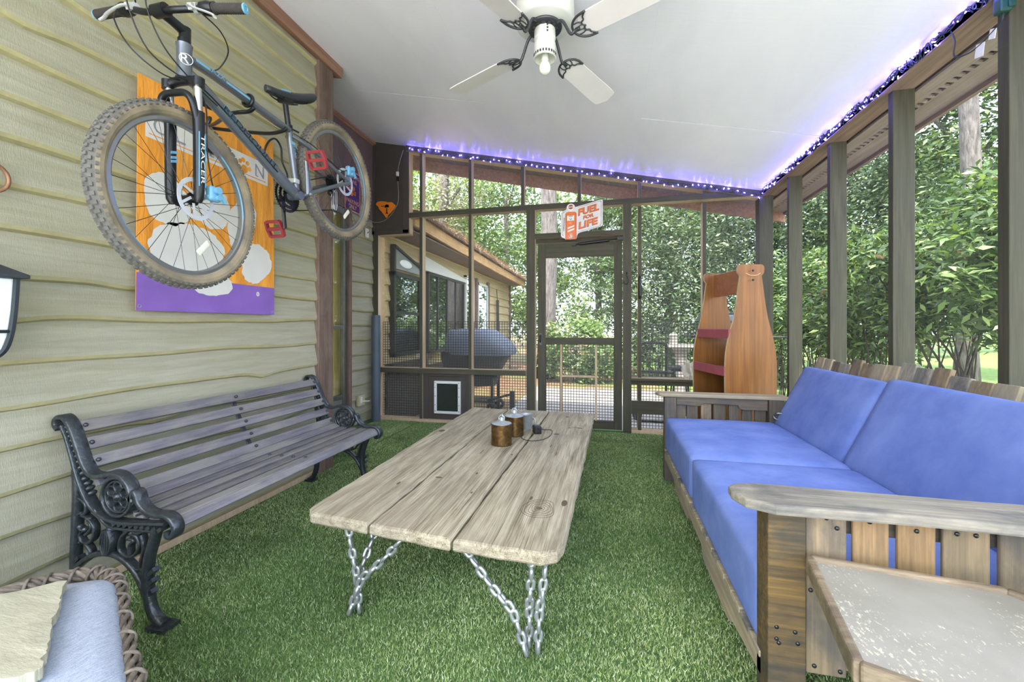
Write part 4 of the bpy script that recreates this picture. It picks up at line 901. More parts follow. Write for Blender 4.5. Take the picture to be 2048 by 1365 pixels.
for s, a, b in ((0, V(-1.908, 1.213, 2.296), V(-1.79, 1.215, 2.295)), (1, V(-1.300, 1.2835, 2.270), V(-1.415, 1.262, 2.274))):
    mb = MB(); n = 26; pts = [a.lerp(b, i/n) for i in range(n+1)]; mb.tube(pts, .0165, 14, scales=[1.0+(.10 if i % 2 else 0)+(.14 if i in (n, n-1) else 0) for i in range(n+1)]); g = mb.build('grip', m_rubber, bk, smooth=True, angle=50)
    mb = MB(); d = (a-b).normalized(); mb.lathe([(.0175, 0), (.0185, .003), (.0165, .006), (.009, .0065), (.008, .004), (0, .004)], a-d*.001, d, 16); mb.build('grip_end_cap', m_cyan, g, smooth=True, angle=40)
    mb = MB(); q = b-d*.018; r_ = b-d*.045; mb.tube([b-d*.002, q, r_], .024, 16, scales=[.85, 1.05, .9]); mb.tube([q+V(0, .0, .012), q+V(0, .02, .03)], .012, 10); mb.build('twist_shifter', m_blackm, bk, smooth=True, angle=40)
    mb = MB(); k = b-d*.065; o = V(0, -.035, -.014)
    mb.beam(k, k+o*.8, .022, .018, d); mb.tube(catmull([k+o*.7-d*.008, k+o*1.05+d*.01, k+V(0, -.044, -.030)+d*.036, k+V(0, -.042, -.040)+d*.07, k+V(0, -.036, -.048)+d*.095, k+V(0, -.042, -.062)+d*.108], 5), .0075, 8, ry=.004); mb.tube([k-V(0, 0, .0)-d*.007, k+d*.008], .019, 12); mb.build('brake_lever', m_silver, bk, smooth=True, angle=40)
mb = MB()
for pts in ([V(-1.755, 1.18, 2.272), V(-1.72, 1.145, 2.20), V(-1.665, 1.16, 2.10), V(-1.62, 1.235, 2.045), V(-1.60, 1.325, 2.06)],
            [V(-1.70, 1.20, 2.30), V(-1.62, 1.135, 2.29), V(-1.60, 1.10, 2.22), V(-1.60, 1.17, 2.09), V(-1.575, 1.29, 2.045), V(-1.578, 1.40, 2.04), V(-1.578, 1.75, 1.86)],
            [V(-1.47, 1.235, 2.30), V(-1.53, 1.16, 2.30), V(-1.57, 1.14, 2.24), V(-1.57, 1.20, 2.12), V(-1.572, 1.32, 2.05), V(-1.574, 1.42, 2.015)],
            [V(-1.45, 1.245, 2.25), V(-1.47, 1.34, 2.25), V(-1.52, 1.42, 2.23), V(-1.58, 1.43, 2.175), V(-1.60, 1.40, 2.155)],
            [V(-1.573, 1.33, 2.05), V(-1.535, 1.335, 1.96), V(-1.53, 1.335, 1.80), V(-1.53, 1.35, 1.70), V(-1.54, 1.372, 1.655)],
            [B(1.86, 2.10, .02), B(1.95, 2.075, .06), B(2.08, 2.045, .065), B(2.20, 2.03, .06), B(2.27, 2.055, .06)]):
    mb.tube(catmull(pts, 7), .0026, 6)
mb.build('cables', m_black, bk, smooth=True)
# brakes, drivetrain
def caliper(c, s=1.):
    mb = MB(); c = Vector(c); mb.rbox(c, (.014, .026*s, .03*s), .010, None, 6); mb.tube([c+V(.0, 0, .012), c+V(.03, 0, .012)], .014, 12); mb.tube([c+V(.0, .006, -.016), c+V(.026, .006, -.016)], .010, 12); mb.beam(c+V(.02, .0, .01), c+V(.02, .034, -.03), .012, .010, (1, 0, 0)); mb.beam(c+V(0, -.03, -.02), c+V(0, .03, .03), .012, .012, (1, 0, 0)); return mb.build('brake_caliper', m_cyan, bk, smooth=True, angle=40)
caliper((BX+.062, 1.373, 1.632)); caliper((BX+.060, 2.285, 2.052))
BB = V(BX, 1.91, 1.794)
def gear(mb, r, dx, teeth, w=.012):
    n = teeth*4; c = BB+V(dx, -.01, 0)
    vs = []
    for i in range(n):
        a = 2*PI*i/n; ro = r+(.004 if i % 4 in (1, 2) else 0)
        for rr_, d in ((ro, -.0012), (ro, .0012), (r-w, .0012), (r-w, -.0012)): vs.append(c+V(d, rr_*math.cos(a), rr_*math.sin(a)))
    fs = [(i*4+k, ((i+1) % n)*4+k, ((i+1) % n)*4+(k+1) % 4, i*4+(k+1) % 4) for i in range(n) for k in range(4)]; mb.add(vs, fs)
mb = MB(); gear(mb, .084, -.050, 42); gear(mb, .066, -.042, 32, .014); gear(mb, .046, -.034, 22, .016)
for i in range(4): a = .6+PI/2*i; mb.beam(BB+V(-.046, -.01, 0), BB+V(-.046, -.01+.076*math.cos(a), .076*math.sin(a)), .018, .006, (1, 0, 0))
mb.build('chainrings', m_blackm, bk)
cu_ = V(0, -.18, .985).normalized()
for s, dx in ((1, .075), (-1, -.085)):
    mb = MB(); c = BB+V(dx, -.005, 0); e = c+cu_*(.165*s)+V(.012*s, 0, 0)
    mb.tube([c, c.lerp(e, .5), e], .014, 10, scales=[1.15, .85, .9], ry=.009); mb.ball(c+V(.012*s, 0, 0), .012, 10, 6); mb.build('crank_arm', m_blackm if s < 0 else m_bframe, bk, smooth=True, angle=40)
    p = e+V(.062*s, 0, 0); vv = V(0, -.45, .89).normalized(); uu = V(1, 0, 0); nn = uu.cross(vv); mb = MB()
    for q in (-1, 0, 1): mb.obox(p+vv*(.040*q), uu*(.046-.006*abs(q)), vv*(.007 if q else .008), nn*.011)
    for q in (-1, 1):
        mb.obox(p+uu*(.044*q)+vv*.02, uu*.006, vv*.022+uu*(-.003*q), nn*.011); mb.obox(p+uu*(.044*q)-vv*.02, uu*.006, vv*.022+uu*(.003*q), nn*.011)
    for q in (-1, 1):
        for w in (-.03, 0, .03): mb.ball(p+vv*(.040*q)+uu*w+nn*.012, .003, 6, 4); mb.ball(p+vv*(.040*q)+uu*w-nn*.012, .003, 6, 4)
    mb.tube([p-uu*.062*s, p], .006, 8); mb.build('pedal', m_redp, bk, bevel=.002)
RA = V(-1.6064, 2.2634, 1.9826)
mb = MB()
for k in range(7): mb.lathe([(.05-.0045*k, 0), (.052-.0045*k, .001), (.05-.0045*k, .002)], RA+V(-.050+.0045*k-.0, 0, 0)+V(-.0, 0, 0), (1, 0, 0), 24)
mb.build('cassette', m_blackm, bk)
mb = MB(); rp = BB+V(-.046, -.01, 0)
mb.tube([rp+V(0, .03, .075), RA+V(-.042, -.015, .040)], .0035, 6); mb.tube([rp+V(0, .05, -.065), RA+V(-.042, .035, -.155), RA+V(-.042, .05, -.14)], .0035, 6); mb.build('chain', m_blackm, bk)
mb = MB(); mb.tube([RA+V(-.06, 0, 0), RA+V(-.062, .01, -.05)], .014, 10); mb.ball(RA+V(-.06, .01, -.055), .02, 10, 8)
mb.build('derailleur', m_blackm, bk, smooth=True)
mb = MB()
for dx in (-.048, -.036):
    mb.strap([RA+V(dx, .02+.018*math.cos(a)-(.0 if abs(a) < 9 else 0), -.09+.05*(1 if math.sin(a) > 0 else -1)+.018*math.sin(a)) for a in [2*PI*i/20 for i in range(20)]], .006, .002, (1, 0, 0), True)
mb.lathe([(.014, 0), (.014, .006)], RA+V(-.046, .02, -.04), (1, 0, 0), 14); mb.lathe([(.014, 0), (.014, .006)], RA+V(-.046, .02, -.14), (1, 0, 0), 14); mb.build('derailleur_cage', m_silver, bk)
mb = MB(); mb.box(BX-.02, BX+.022, 1.87, 1.905, 1.85, 1.875); mb.beam(B(1.885, 1.865, .0), B(1.90, 1.83, -.04), .012, .02); mb.build('front_derailleur', m_silver, bk, bevel=.004)

# wall hanger for the bike
hg = thing('bike_hanger', (-2.11, 1.80, 2.2), 'black steel wall bracket whose arms carry the bike by its top tube', 'bracket')
mb = MB(); mb.box(-2.106, -2.098, 1.79, 1.86, 2.10, 2.32); mb.build('wall_plate', m_blackm, hg, bevel=.003)
for y1 in (1.60, 1.80):
    mb = MB(); mb.tube(catmull([V(-2.10, 1.82, 2.17), V(-1.95, 1.80 if y1 > 1.7 else 1.74, 2.13), V(-1.70, y1, 2.085), V(-1.60, y1, 2.085), V(-1.57, y1, 2.10)], 6), .009, 10); mb.tube([V(-1.63, y1-.016, 2.11+(1.7-y1)*.06), V(-1.63, y1+.016, 2.11+(1.7-y1)*.06)], .001, 4)
    mb.build('arm', m_blackm, hg, smooth=True)
mb = MB(); mb.torus(B(1.60, 2.135), (0, 1, -.07), .026, .008, 24, 8); mb.build('tube_cradle', m_blackm, hg, smooth=True)
mb = MB(); mb.box(-2.075, -2.068, 1.80, 1.87, 2.03, 2.055); mb.tube(catmull([V(-2.07, 1.80, 2.04), V(-2.06, 1.785, 2.12), V(-2.03, 1.79, 2.19), V(-2.07, 1.81, 2.21)], 5), .008, 8); mb.build('lower_hook', m_blackm, hg, smooth=True, angle=40)
mb = MB(); mb.tube(catmull([V(-2.09, 2.19, 2.14), V(-2.06, 2.20, 2.24), V(-2.05, 2.25, 2.29), V(-2.05, 2.30, 2.255), V(-2.05, 2.31, 2.17), V(-2.05, 2.355, 2.08), V(-2.09, 2.28, 2.045)], 6), .006, 8)
tag(mb.build('wire_hook', m_blackm, smooth=True, origin=(-2.09, 2.2, 2.1)), 'bent black wire hook on the siding beside the orange banner', 'hook')

# ------------------------------------------------------------------ banner
m_or = (lambda t: t.done(t.pbr(t.ramp(t.noise(t.coord((1, 5, 1.2)), 3, 5), [(.3, S('d2862c')), (.7, S('e8a040'))]), .62, 0, t.bump(t.noise(t.coord((1, 6, 1.5)), 2.2, 4), .35, .05), .3)))(NT('orange_vinyl'))
m_pu = plain('purple_vinyl', S('7d5aa8'), .6, 0, .14, 6, .25, 8)
m_wh = plain('white_vinyl_print', S('cfccc6'), .6, 0, .05, 8)
m_gr = plain('grey_print', S('84818c'), .6, 0, .08)
bnx = -2.088
ban = MB(); UY, UZ = V(0, 1, 0), V(0, 0, 1)                        # U x V = +X, towards the room
def bp(poly, d, mi): ban.add([(bnx+d, y, z) for y, z in poly], [tuple(range(len(poly)))], mi)
ban.plate([(1.475, 1.175), (1.485, 2.262), (2.278, 2.278), (2.285, 1.178)], (bnx-.003, 0, 0), UY, UZ, .003, 0)
bp([(1.475, 1.175), (2.285, 1.178), (2.284, 1.348), (1.477, 1.350)], .0008, 1)
bp([(1.515, 1.985), (2.232, 1.985), (2.232, 2.118), (1.515, 2.118)], .0008, 2)
bp([(1.53, 2.002), (2.215, 2.002), (2.215, 2.007), (1.53, 2.007)], .0014, 0)
def jag(cy, cz, ry, rz, rot, n=46, amp=.05, seed=1):
    rr = random.Random(seed); o = []
    for i in range(n):
        a = 2*PI*i/n; k = 1+rr.uniform(-amp, amp)+.05*math.cos(3*a+seed); x, y = ry*k*math.cos(a), rz*k*math.sin(a); o.append((cy+x*math.cos(rot)-y*math.sin(rot), cz+x*math.sin(rot)+y*math.cos(rot)))
    return o
bp(jag(1.615, 1.715, .110, .125, .5, seed=2), .0012, 2); bp(jag(1.848, 1.748, .118, .115, -.2, seed=3), .0013, 2); bp(jag(2.04, 1.70, .090, .150, -.35, seed=4), .0014, 2); bp(jag(2.145, 1.485, .105, .125, -.5, seed=5), .0015, 2)
bp(jag(1.72, 1.475, .20, .155, .25, 60, .04, 6), .0012, 2); bp(jag(1.845, 1.345, .13, .08, -.1, 40, .05, 7), .0013, 2)
for ch, y in zip('CLEMS', (1.578, 1.676, 1.772, 1.874, 1.968)): ban.text(ch, (bnx+.0014, y, 2.056), UY, UZ, .072, .078 if ch == 'M' else .058, .0004, 3)
for a in ((1.655, 1.70, 2.018), (1.75, 1.795, 2.018), (1.842, 1.862, 2.018), (1.888, 1.908, 2.018), (2.138, 2.158, 2.018)): bp([(a[0], a[2]), (a[1], a[2]), (a[1], a[2]+.006), (a[0], a[2]+.006)], .0016, 3)
ban.text('N', (bnx+.0014, 2.168, 2.056), UY, UZ, .072, .066, .0004, 3)
for cy, cz, r in ((2.058, 2.032, .024), (2.028, 2.068, .013), (2.050, 2.082, .014), (2.080, 2.072, .013), (2.094, 2.042, .013)): bp([(cy+r*math.cos(2*PI*i/18), cz+r*math.sin(2*PI*i/18)) for i in range(18)], .0014, 0)
bp([(2.155+.012*math.cos(2*PI*i/16), 1.30+.014*math.sin(2*PI*i/16)) for i in range(16)], .0014, 2); ban.text('R', (bnx+.0016, 2.155, 1.30), UY, UZ, .014, .01, .0004, 1)
for y in (1.49, 2.27): ban.torus((bnx+.001, y, 1.195), (1, 0, 0), .007, .002, 14, 6, 3)
tag(ban.build('hanging_banner', [m_or, m_pu, m_wh, m_gr], origin=(bnx, 1.88, 1.175)), 'orange and purple vinyl banner with a big white paw print behind the bike', 'banner')

# small sign on the recess panel
sg = MB(); X_ = -2.738
sg.plate([(3.965, 2.36), (4.25, 2.365), (4.25, 2.815), (3.965, 2.815)], (X_-.001, 0, 0), UY, UZ, .004, 0)
def sq(y0, y1, z0, z1, d, mi): sg.add([(X_+d, y0, z0), (X_+d, y1, z0), (X_+d, y1, z1), (X_+d, y0, z1)], [(0, 1, 2, 3)], mi)
for a in ((3.965, 4.25, 2.365, 2.378), (3.965, 4.25, 2.802, 2.815), (3.965, 3.977, 2.365, 2.815), (4.238, 4.25, 2.365, 2.815)): sq(*a, .0036, 1)
for tx, z, w in (('CLEMSON', 2.755, .23), ('FANS', 2.70, .15), ('PARKING', 2.475, .23), ('ONLY', 2.42, .15)): sg.text(tx, (X_+.0036, 4.108, z), UY, UZ, .046, w, .0004, 1, bold=.02)
for cy, cz, r in ((4.09, 2.575, .040), (4.04, 2.60, .022), (4.08, 2.635, .024), (4.13, 2.625, .024), (4.15, 2.575, .024)): sg.add([(X_+.0037, cy+r*.8*math.cos(2*PI*i/18), cz+r*math.sin(2*PI*i/18)) for i in range(18)], [tuple(range(18))], 2)
tag(sg.build('parking_sign', [plain('purple_sign', S('4a3577'), .45), plain('pale_orange_print', S('e0a183'), .5), plain('orange_print', S('e07a34'), .5)], origin=(X_, 4.1, 2.36)), 'small purple sign with an orange paw on the dark panel behind the rear wheel', 'sign')

# state-shaped ornament
def cx(px): return -2.696+(px-753)*.00655
def cz(py): return 2.578-(py-407)*.0059
so_ = MB(); zz = [(80, 830), (92, 806), (112, 795), (150, 792), (215, 802), (218, 812), (285, 815), (310, 838), (335, 862), (318, 900), (292, 925), (262, 960), (236, 978), (228, 1006), (208, 1012), (194, 985), (178, 965), (150, 925), (122, 895), (112, 862)]
so_.plate([(cx(740+x/6.4), cz(280+y/6.4)) for x, y in zz], (0, 4.527, 0), (1, 0, 0), (0, 0, 1), .008, 0)
def dark(pts): so_.add([(cx(740+x/6.4), 4.5182, cz(280+y/6.4)) for x, y in pts], [tuple(range(len(pts)))], 1)
dark([(216, 880), (226, 880), (228, 950), (214, 950)]); dark([(200, 958), (206, 948), (236, 946), (242, 952), (236, 960)])
for i in range(9):
    a = math.radians(200-27.5*i); c_, s_ = math.cos(a), math.sin(a); L = 34 if 0 < i < 8 else 30; x0, y0 = 221, 868
    dark([(x0-s_*5, y0-c_*5), (x0+c_*L*.6-s_*9, y0-s_*L*.6-c_*9), (x0+c_*L, y0-s_*L), (x0+c_*L*.6+s_*9, y0-s_*L*.6+c_*9), (x0+s_*5, y0+c_*5)])
dark([(150, 850), (160, 858), (176, 856), (186, 842), (188, 852), (178, 866), (162, 868), (152, 860)])
tag(so_.build('state_ornament', [plain('orange_painted_metal', S('e07d1e'), .5), m_black], origin=(-2.56, 4.527, 2.38)), 'orange state-shaped ornament with a dark palm tree on the corner panel', 'ornament')
# pale cord from the light string to the tagged plug
cd = thing('extension_cord', (-2.5, 4.52, 2.2), 'thin grey cord running round the orange ornament to a white plug', 'cord')
mb = MB(); mb.tube(catmull([(-2.335, 4.505, 3.17), (-2.40, 4.52, 3.0), (-2.415, 4.525, 2.86)], 6)+catmull([(-2.415, 4.525, 2.82), (-2.405, 4.525, 2.66), (-2.42, 4.525, 2.55), (-2.50, 4.525, 2.43), (-2.60, 4.525, 2.36), (-2.69, 4.515, 2.345), (-2.722, 4.46, 2.345), (-2.718, 4.38, 2.33), (-2.71, 4.35, 2.25)], 8), .0035, 6); mb.build('cord', plain('grey_cord', S('8a8986'), .5), cd, smooth=True)
mb = MB(); mb.box(-2.43, -2.40, 4.508, 4.53, 2.88, 2.93); mb.box(-2.725, -2.70, 4.33, 4.375, 2.13, 2.235); mb.build('plug', m_white, cd, bevel=.004)
mb = MB(); mb.box(-2.427, -2.403, 4.51, 4.53, 2.82, 2.87); mb.obox((-2.699, 4.352, 2.19), (.0015, 0, 0), (0, .012, .008), (0, -.003, .005)); mb.build('connector', m_black, cd, bevel=.003)
ot = thing('wall_outlet', (-2.73, 4.23, .2), 'tan outdoor outlet with an open cover low on the recess siding', 'outlet')
mb = MB(); mb.box(-2.735, -2.700, 4.17, 4.29, .21, .33); mb.build('box', plain('tan_plastic', S('b8ad8c'), .6), ot, bevel=.004)
mb = MB(); mb.box(-2.702, -2.696, 4.20, 4.235, .24, .31); mb.obox((-2.675, 4.275, .255), (.03, .01, 0), (0, .025, 0), (0, 0, .006)); mb.build('cover', m_white, ot, bevel=.002)
mb = MB(); mb.tube([(-2.628, 4.405, 0), (-2.628, 4.405, .02), (-2.630, 4.408, .6), (-2.632, 4.412, 1.21), (-2.632, 4.412, 1.235)], .050, 20, scales=[.97, 1, 1.02, 1, .96]); mb.tube([(-2.632, 4.412, 1.2), (-2.632, 4.412, 1.238)], .02, 10)
tag(mb.build('vinyl_roll', plain('slate_vinyl', S('4f5865'), .55, 0, .12, 8, .2, 20), smooth=True, angle=40), 'tall slate-grey roll of vinyl standing in the far left corner', 'roll')

# fuel sign over the door
fs_ = MB(); FX = lambda x: -.486+(x-295)*.000359
FZ = lambda y: 2.446-y*.000342
FP = lambda pts: [(FX(x), FZ(y)) for x, y in pts]
def arc(cx_, cy_, r, n=24, a0=0, a1=2*PI): return [(cx_+r*math.cos(a0+(a1-a0)*i/n), cy_+r*math.sin(a0+(a1-a0)*i/n)) for i in range(n)]
out = [(295, 395), (308, 355), (440, 300), (465, 270), (468, 200), (500, 145), (560, 112), (620, 112), (680, 142), (712, 195), (722, 225), (1395, 62), (1490, 45), (1515, 70), (1515, 810), (1490, 850), (1430, 872), (870, 1015), (805, 1050), (772, 1110), (760, 1190), (740, 1215), (430, 1215), (395, 1175), (330, 1150), (298, 1100)]
fs_.plate(FP(out), (0, 4.490, 0), (1, 0, 0), (0, 0, 1), .014, 0)
def fq(pts, d, mi): fs_.add([(x, 4.476-d, z) for x, z in FP(pts)], [tuple(range(len(pts)))], mi)
def frame_line(pts, w=5, d=.0006, mi=1):
    for i in range(len(pts)-1):
        a, b = Vector(pts[i]), Vector(pts[i+1]); n_ = Vector((-(b-a).y, (b-a).x)).normalized()*w; fq([a-n_, b-n_, b+n_, a+n_], d, mi)
frame_line([(800, 240), (1390, 100), (1470, 95), (1470, 800), (1410, 850), (800, 1000)], 4, .0006, 3); frame_line([(340, 1090), (340, 390), (430, 345)], 4, .0006, 3)
fq([(430, 420), (455, 380), (520, 362), (670, 362), (735, 380), (757, 420), (757, 1212), (430, 1212)], .0010, 1); fq([(430, 420), (460, 420), (460, 1212), (430, 1212)], .0014, 4); fq([(730, 420), (757, 420), (757, 1212), (730, 1212)], .0014, 4)
fq([(480, 482), (690, 482), (690, 640), (480, 640)], .0016, 2); fq([(530, 490), (645, 490), (645, 510), (530, 510)], .0020, 3); fq(arc(588, 580, 36), .0020, 5); fq(arc(588, 572, 22), .0024, 2)
fq(arc(585, 215, 100), .0010, 2); fq(arc(587, 215, 72), .0014, 4); fq([(520, 205), (655, 205), (655, 228), (520, 228)], .0018, 2); fq([(548, 172), (625, 172), (625, 196), (548, 196)], .0018, 3); fq([(548, 236), (625, 236), (625, 256), (548, 256)], .0018, 3)
fq([(540, 300), (630, 300), (615, 350), (555, 350)], .0012, 2)
for y in (0, 95): fq([(495, 850+y), (690, 780+y), (690, 830+y), (495, 905+y)], .0018, 2)
for i in range(9):
    a = math.radians(200-27.5*i); fq([(588, 1165), (588+25*math.cos(a)-8*math.sin(a), 1165-40*math.sin(a)-8), (588+95*math.cos(a), 1165-165*abs(math.sin(a))-20), (588+25*math.cos(a)+8*math.sin(a), 1165-40*math.sin(a)+8)], .0018, 2)
for i in range(5):
    a = math.radians(160-35*i); fq([(580, 760), (580+50*math.cos(a)-6, 760-70*math.sin(a)), (580+80*math.cos(a), 760-110*math.sin(a)), (580+50*math.cos(a)+6, 760-70*math.sin(a))], .0018, 6)
fq([(385, 530), (412, 545), (405, 700), (395, 960), (378, 970), (365, 860), (380, 700)], .0016, 5)
for x, y in ((372, 380), (365, 1080), (1445, 92), (1450, 830)): fq(arc(x, y, 12, 12), .0016, 3)
for tx, x, y, w, h in (('FUEL', 1120, 318, 610, 215), ('FOR', 1115, 525, 310, 110), ('LIFE', 1105, 735, 555, 215)):
    O = V(FX(x), 4.476, FZ(y)); U = V(1, 0, .235); 
    fs_.text(tx, O+V(-.003, 0, -.004), U, (.06, 0, 1), h*.000342*1.04, w*.000359*1.02, .0010, 3, bold=.05); fs_.text(tx, O, U, (.06, 0, 1), h*.000342, w*.000359, .0016, 1, bold=.035)
tag(fs_.build('fuel_sign', [plain('white_enamel', S('d9d4d4'), .3), plain('orange_enamel', S('dd6a24'), .3), plain('cream_enamel', S('e6e1dc'), .3), plain('dark_line', S('46403f'), .4), plain('deep_orange_enamel', S('b94f1c'), .3), plain('slate_enamel', S('6b7684'), .3), plain('peach_enamel', S('e8a98c'), .3)], origin=(-.26, 4.49, 2.03)), 'white and orange metal sign shaped like a fuel pump above the screen door', 'sign')

# ------------------------------------------------------------------ lantern and ring at the near end of the wall
ln = thing('wall_lantern', (-2.1, .86, 1.0), 'dark metal wall lantern with frosted glass at the left edge', 'lantern')
LX, LY = -1.985, .868
def sqr(h, z): return [(LX-h, LY-h, z), (LX+h, LY-h, z), (LX+h, LY+h, z), (LX-h, LY+h, z)]
def loft(mb, secs):
    b = len(mb.v); vs = sum(secs, []); fs = [(4*i+k, 4*i+(k+1) % 4, 4*i+4+(k+1) % 4, 4*i+4+k) for i in range(len(secs)-1) for k in range(4)]+[(3, 2, 1, 0), tuple(range(4*len(secs)-4, 4*len(secs)))]; mb.add(vs, fs)
mb = MB(); loft(mb, [sqr(.110, 1.255), sqr(.128, 1.258), sqr(.128, 1.270), sqr(.115, 1.278), sqr(.060, 1.315), sqr(.025, 1.335)]); mb.ball((LX, LY, 1.35), .018, 10, 8); mb.build('roof', plain('dusty_black_metal', S('30343a'), .6, .2, .3, 30), ln, bevel=.002)
mb = MB()
for sx in (-1, 1):
    for sy in (-1, 1): mb.tube(catmull([(LX+sx*h, LY+sy*h, z) for h, z in ((.106, 1.26), (.102, 1.15), (.096, 1.07), (.085, 1.02), (.062, .992))], 4), .009, 6)
for h, z in ((.098, 1.085), (.062, .995), (.070, .985)):
    for a, b in zip(sqr(h, z), sqr(h, z)[1:]+sqr(h, z)[:1]): mb.tube([a, b], .006, 6)
loft(mb, [sqr(.064, .975), sqr(.064, .988)]); mb.build('cage', plain('dark_lantern_metal', S('2c3136'), .45, .4), ln, smooth=True, angle=40)
mb = MB(); loft(mb, [sqr(.060, .99), sqr(.080, 1.02), sqr(.090, 1.07), sqr(.096, 1.15), sqr(.100, 1.255)]); mb.build('frosted_glass', plain('frosted_glass', S('dfe3e6'), .35, 0, .03), ln)
mb = MB(); mb.box(-2.112, -2.09, LY-.06, LY+.06, 1.05, 1.25); mb.beam((-2.10, LY, 1.2), (LX-.1, LY, 1.2), .03, .03); mb.build('wall_plate', m_iron, ln, bevel=.004)
mb = MB(); mb.torus((-2.095, 1.018, 1.625), (1, .12, 0), .050, .0065, 28, 8); mb.tube([(-2.105, 1.02, 1.69), (-2.08, 1.02, 1.68), (-2.085, 1.02, 1.672)], .004, 6); tag(mb.build('hanging_ring', plain('aged_copper_ring', S('9a7358'), .5, .5, .2, 30), smooth=True), 'copper ring hanging on the siding above the lantern', 'ring')

# ------------------------------------------------------------------ ceiling fan
fn = thing('ceiling_fan', (-.305, 2.077, 2.36), 'white four-blade ceiling fan with a single bare bulb', 'fan')
FC = V(-.305, 2.077, 0); m_fw = plain('off_white_fan_paint', S('d9d8d2'), .35, 0, .05, 12); m_blade = plain('off_white_blade', S('e2d9da'), .4, 0, .06, 6); m_pew = plain('dark_pewter', S('4b4b4f'), .45, .5, .25, 60)
mb = MB(); mb.lathe([(.10, 2.80), (.125, 2.775), (.140, 2.735), (.145, 2.68), (.147, 2.635), (.143, 2.612), (.130, 2.602), (.0, 2.600)], FC, n=40); mb.build('motor_housing', m_fw, fn, smooth=True, angle=50)
mb = MB(); mb.torus(FC+V(0, 0, 2.592), (0, 0, 1), .078, .008, 32, 8); mb.lathe([(.075, 2.586), (.075, 2.598)], FC, n=32)
for i in range(12): a = 2*PI*i/12; mb.ball(FC+V(.055*math.cos(a), .055*math.sin(a), 2.584), (.012, .012, .006), 8, 5)
mb.build('flywheel', m_pew, fn, smooth=True, angle=40)
mb = MB(); mb.lathe([(.046, 2.585), (.052, 2.58), (.054, 2.535), (.050, 2.53), (.050, 2.515), (.054, 2.51), (.055, 2.445), (.058, 2.438), (.052, 2.436), (.045, 2.47), (.0, 2.47)], FC, n=32)
lk = mb.build('light_kit', m_fw, fn, smooth=True, angle=35)
mb = MB()
for i in range(24): a = 2*PI*i/24; mb.obox(FC+V(.0555*math.cos(a), .0555*math.sin(a), 2.452), V(-math.sin(a), math.cos(a), 0)*.004, V(0, 0, .006), V(math.cos(a), math.sin(a), 0)*.001)
mb.build('perforations', m_pew, lk); studs('mount_hole', [FC+V(.02, -.050, z) for z in (2.575, 2.56, 2.545)], (.005, .005, .005), m_pew, lk)
mb = MB(); mb.lathe([(.016, 2.475), (.018, 2.47), (.018, 2.43), (.014, 2.428)], FC, n=18); mb.build('socket', m_fw, fn, smooth=True, angle=40)
mb = MB(); mb.lathe([(.012, 2.44), (.014, 2.43), (.0165, 2.425), (.024, 2.412), (.029, 2.398), (.028, 2.383), (.021, 2.369), (.010, 2.3625), (0, 2.362)], FC, n=22); mb.build('bulb', plain('milky_bulb_glass', S('e9e4d8'), .15, 0, .02), fn, smooth=True)
for k in range(4):
    a = math.radians(63+90*k); r_ = V(math.cos(a), math.sin(a), 0); t_ = V(-math.sin(a), math.cos(a), 0); pit = math.radians(-13); w_ = t_*math.cos(pit)+V(0, 0, 1)*math.sin(pit); n_ = r_.cross(w_)
    Z0 = V(FC.x, FC.y, 2.505)
    L = [(.205, .030), (.22, .052), (.245, .060), (.40, .064), (.58, .068), (.630, .066), (.645, .056)]
    pl = [(r, h) for r, h in L]+[(.652, .03), (.668, 0.0), (.652, -.03)]+[(r, -h) for r, h in L[::-1]]
    mb = MB(); mb.plate(pl, Z0, r_, w_, .006); mb.build('blade', m_blade, fn, bevel=.002)
    mb = MB(); q = lambda r, s, d=0.: Z0+r_*r+w_*s-n_*(.004+d)
    mb.tube(catmull([FC+V(0, 0, 2.59)+r_*.072, FC+V(0, 0, 2.578)+r_*.105, q(.15, 0, .004), q(.175, 0), q(.20, 0)], 5), .0075, 8)
    for s in (-1, 1):
        mb.tube(catmull([q(.168, 0), q(.172, .022*s), q(.192, .046*s), q(.222, .060*s), q(.262, .064*s)], 6), .0058, 7)
        mb.tube(catmull([q(.262, .064*s), q(.240, .045*s), q(.236, .030*s), q(.222, .022*s), q(.222, .008*s), q(.232, 0)], 5), .0038, 6); mb.tube(catmull([q(.185, .03*s), q(.205, .03*s), q(.222, .022*s)], 4), .003, 6); mb.tube([q(.18, .008*s), q(.222, .012*s)], .003, 6)
    mb.build('blade_bracket', m_pew, fn, smooth=True)

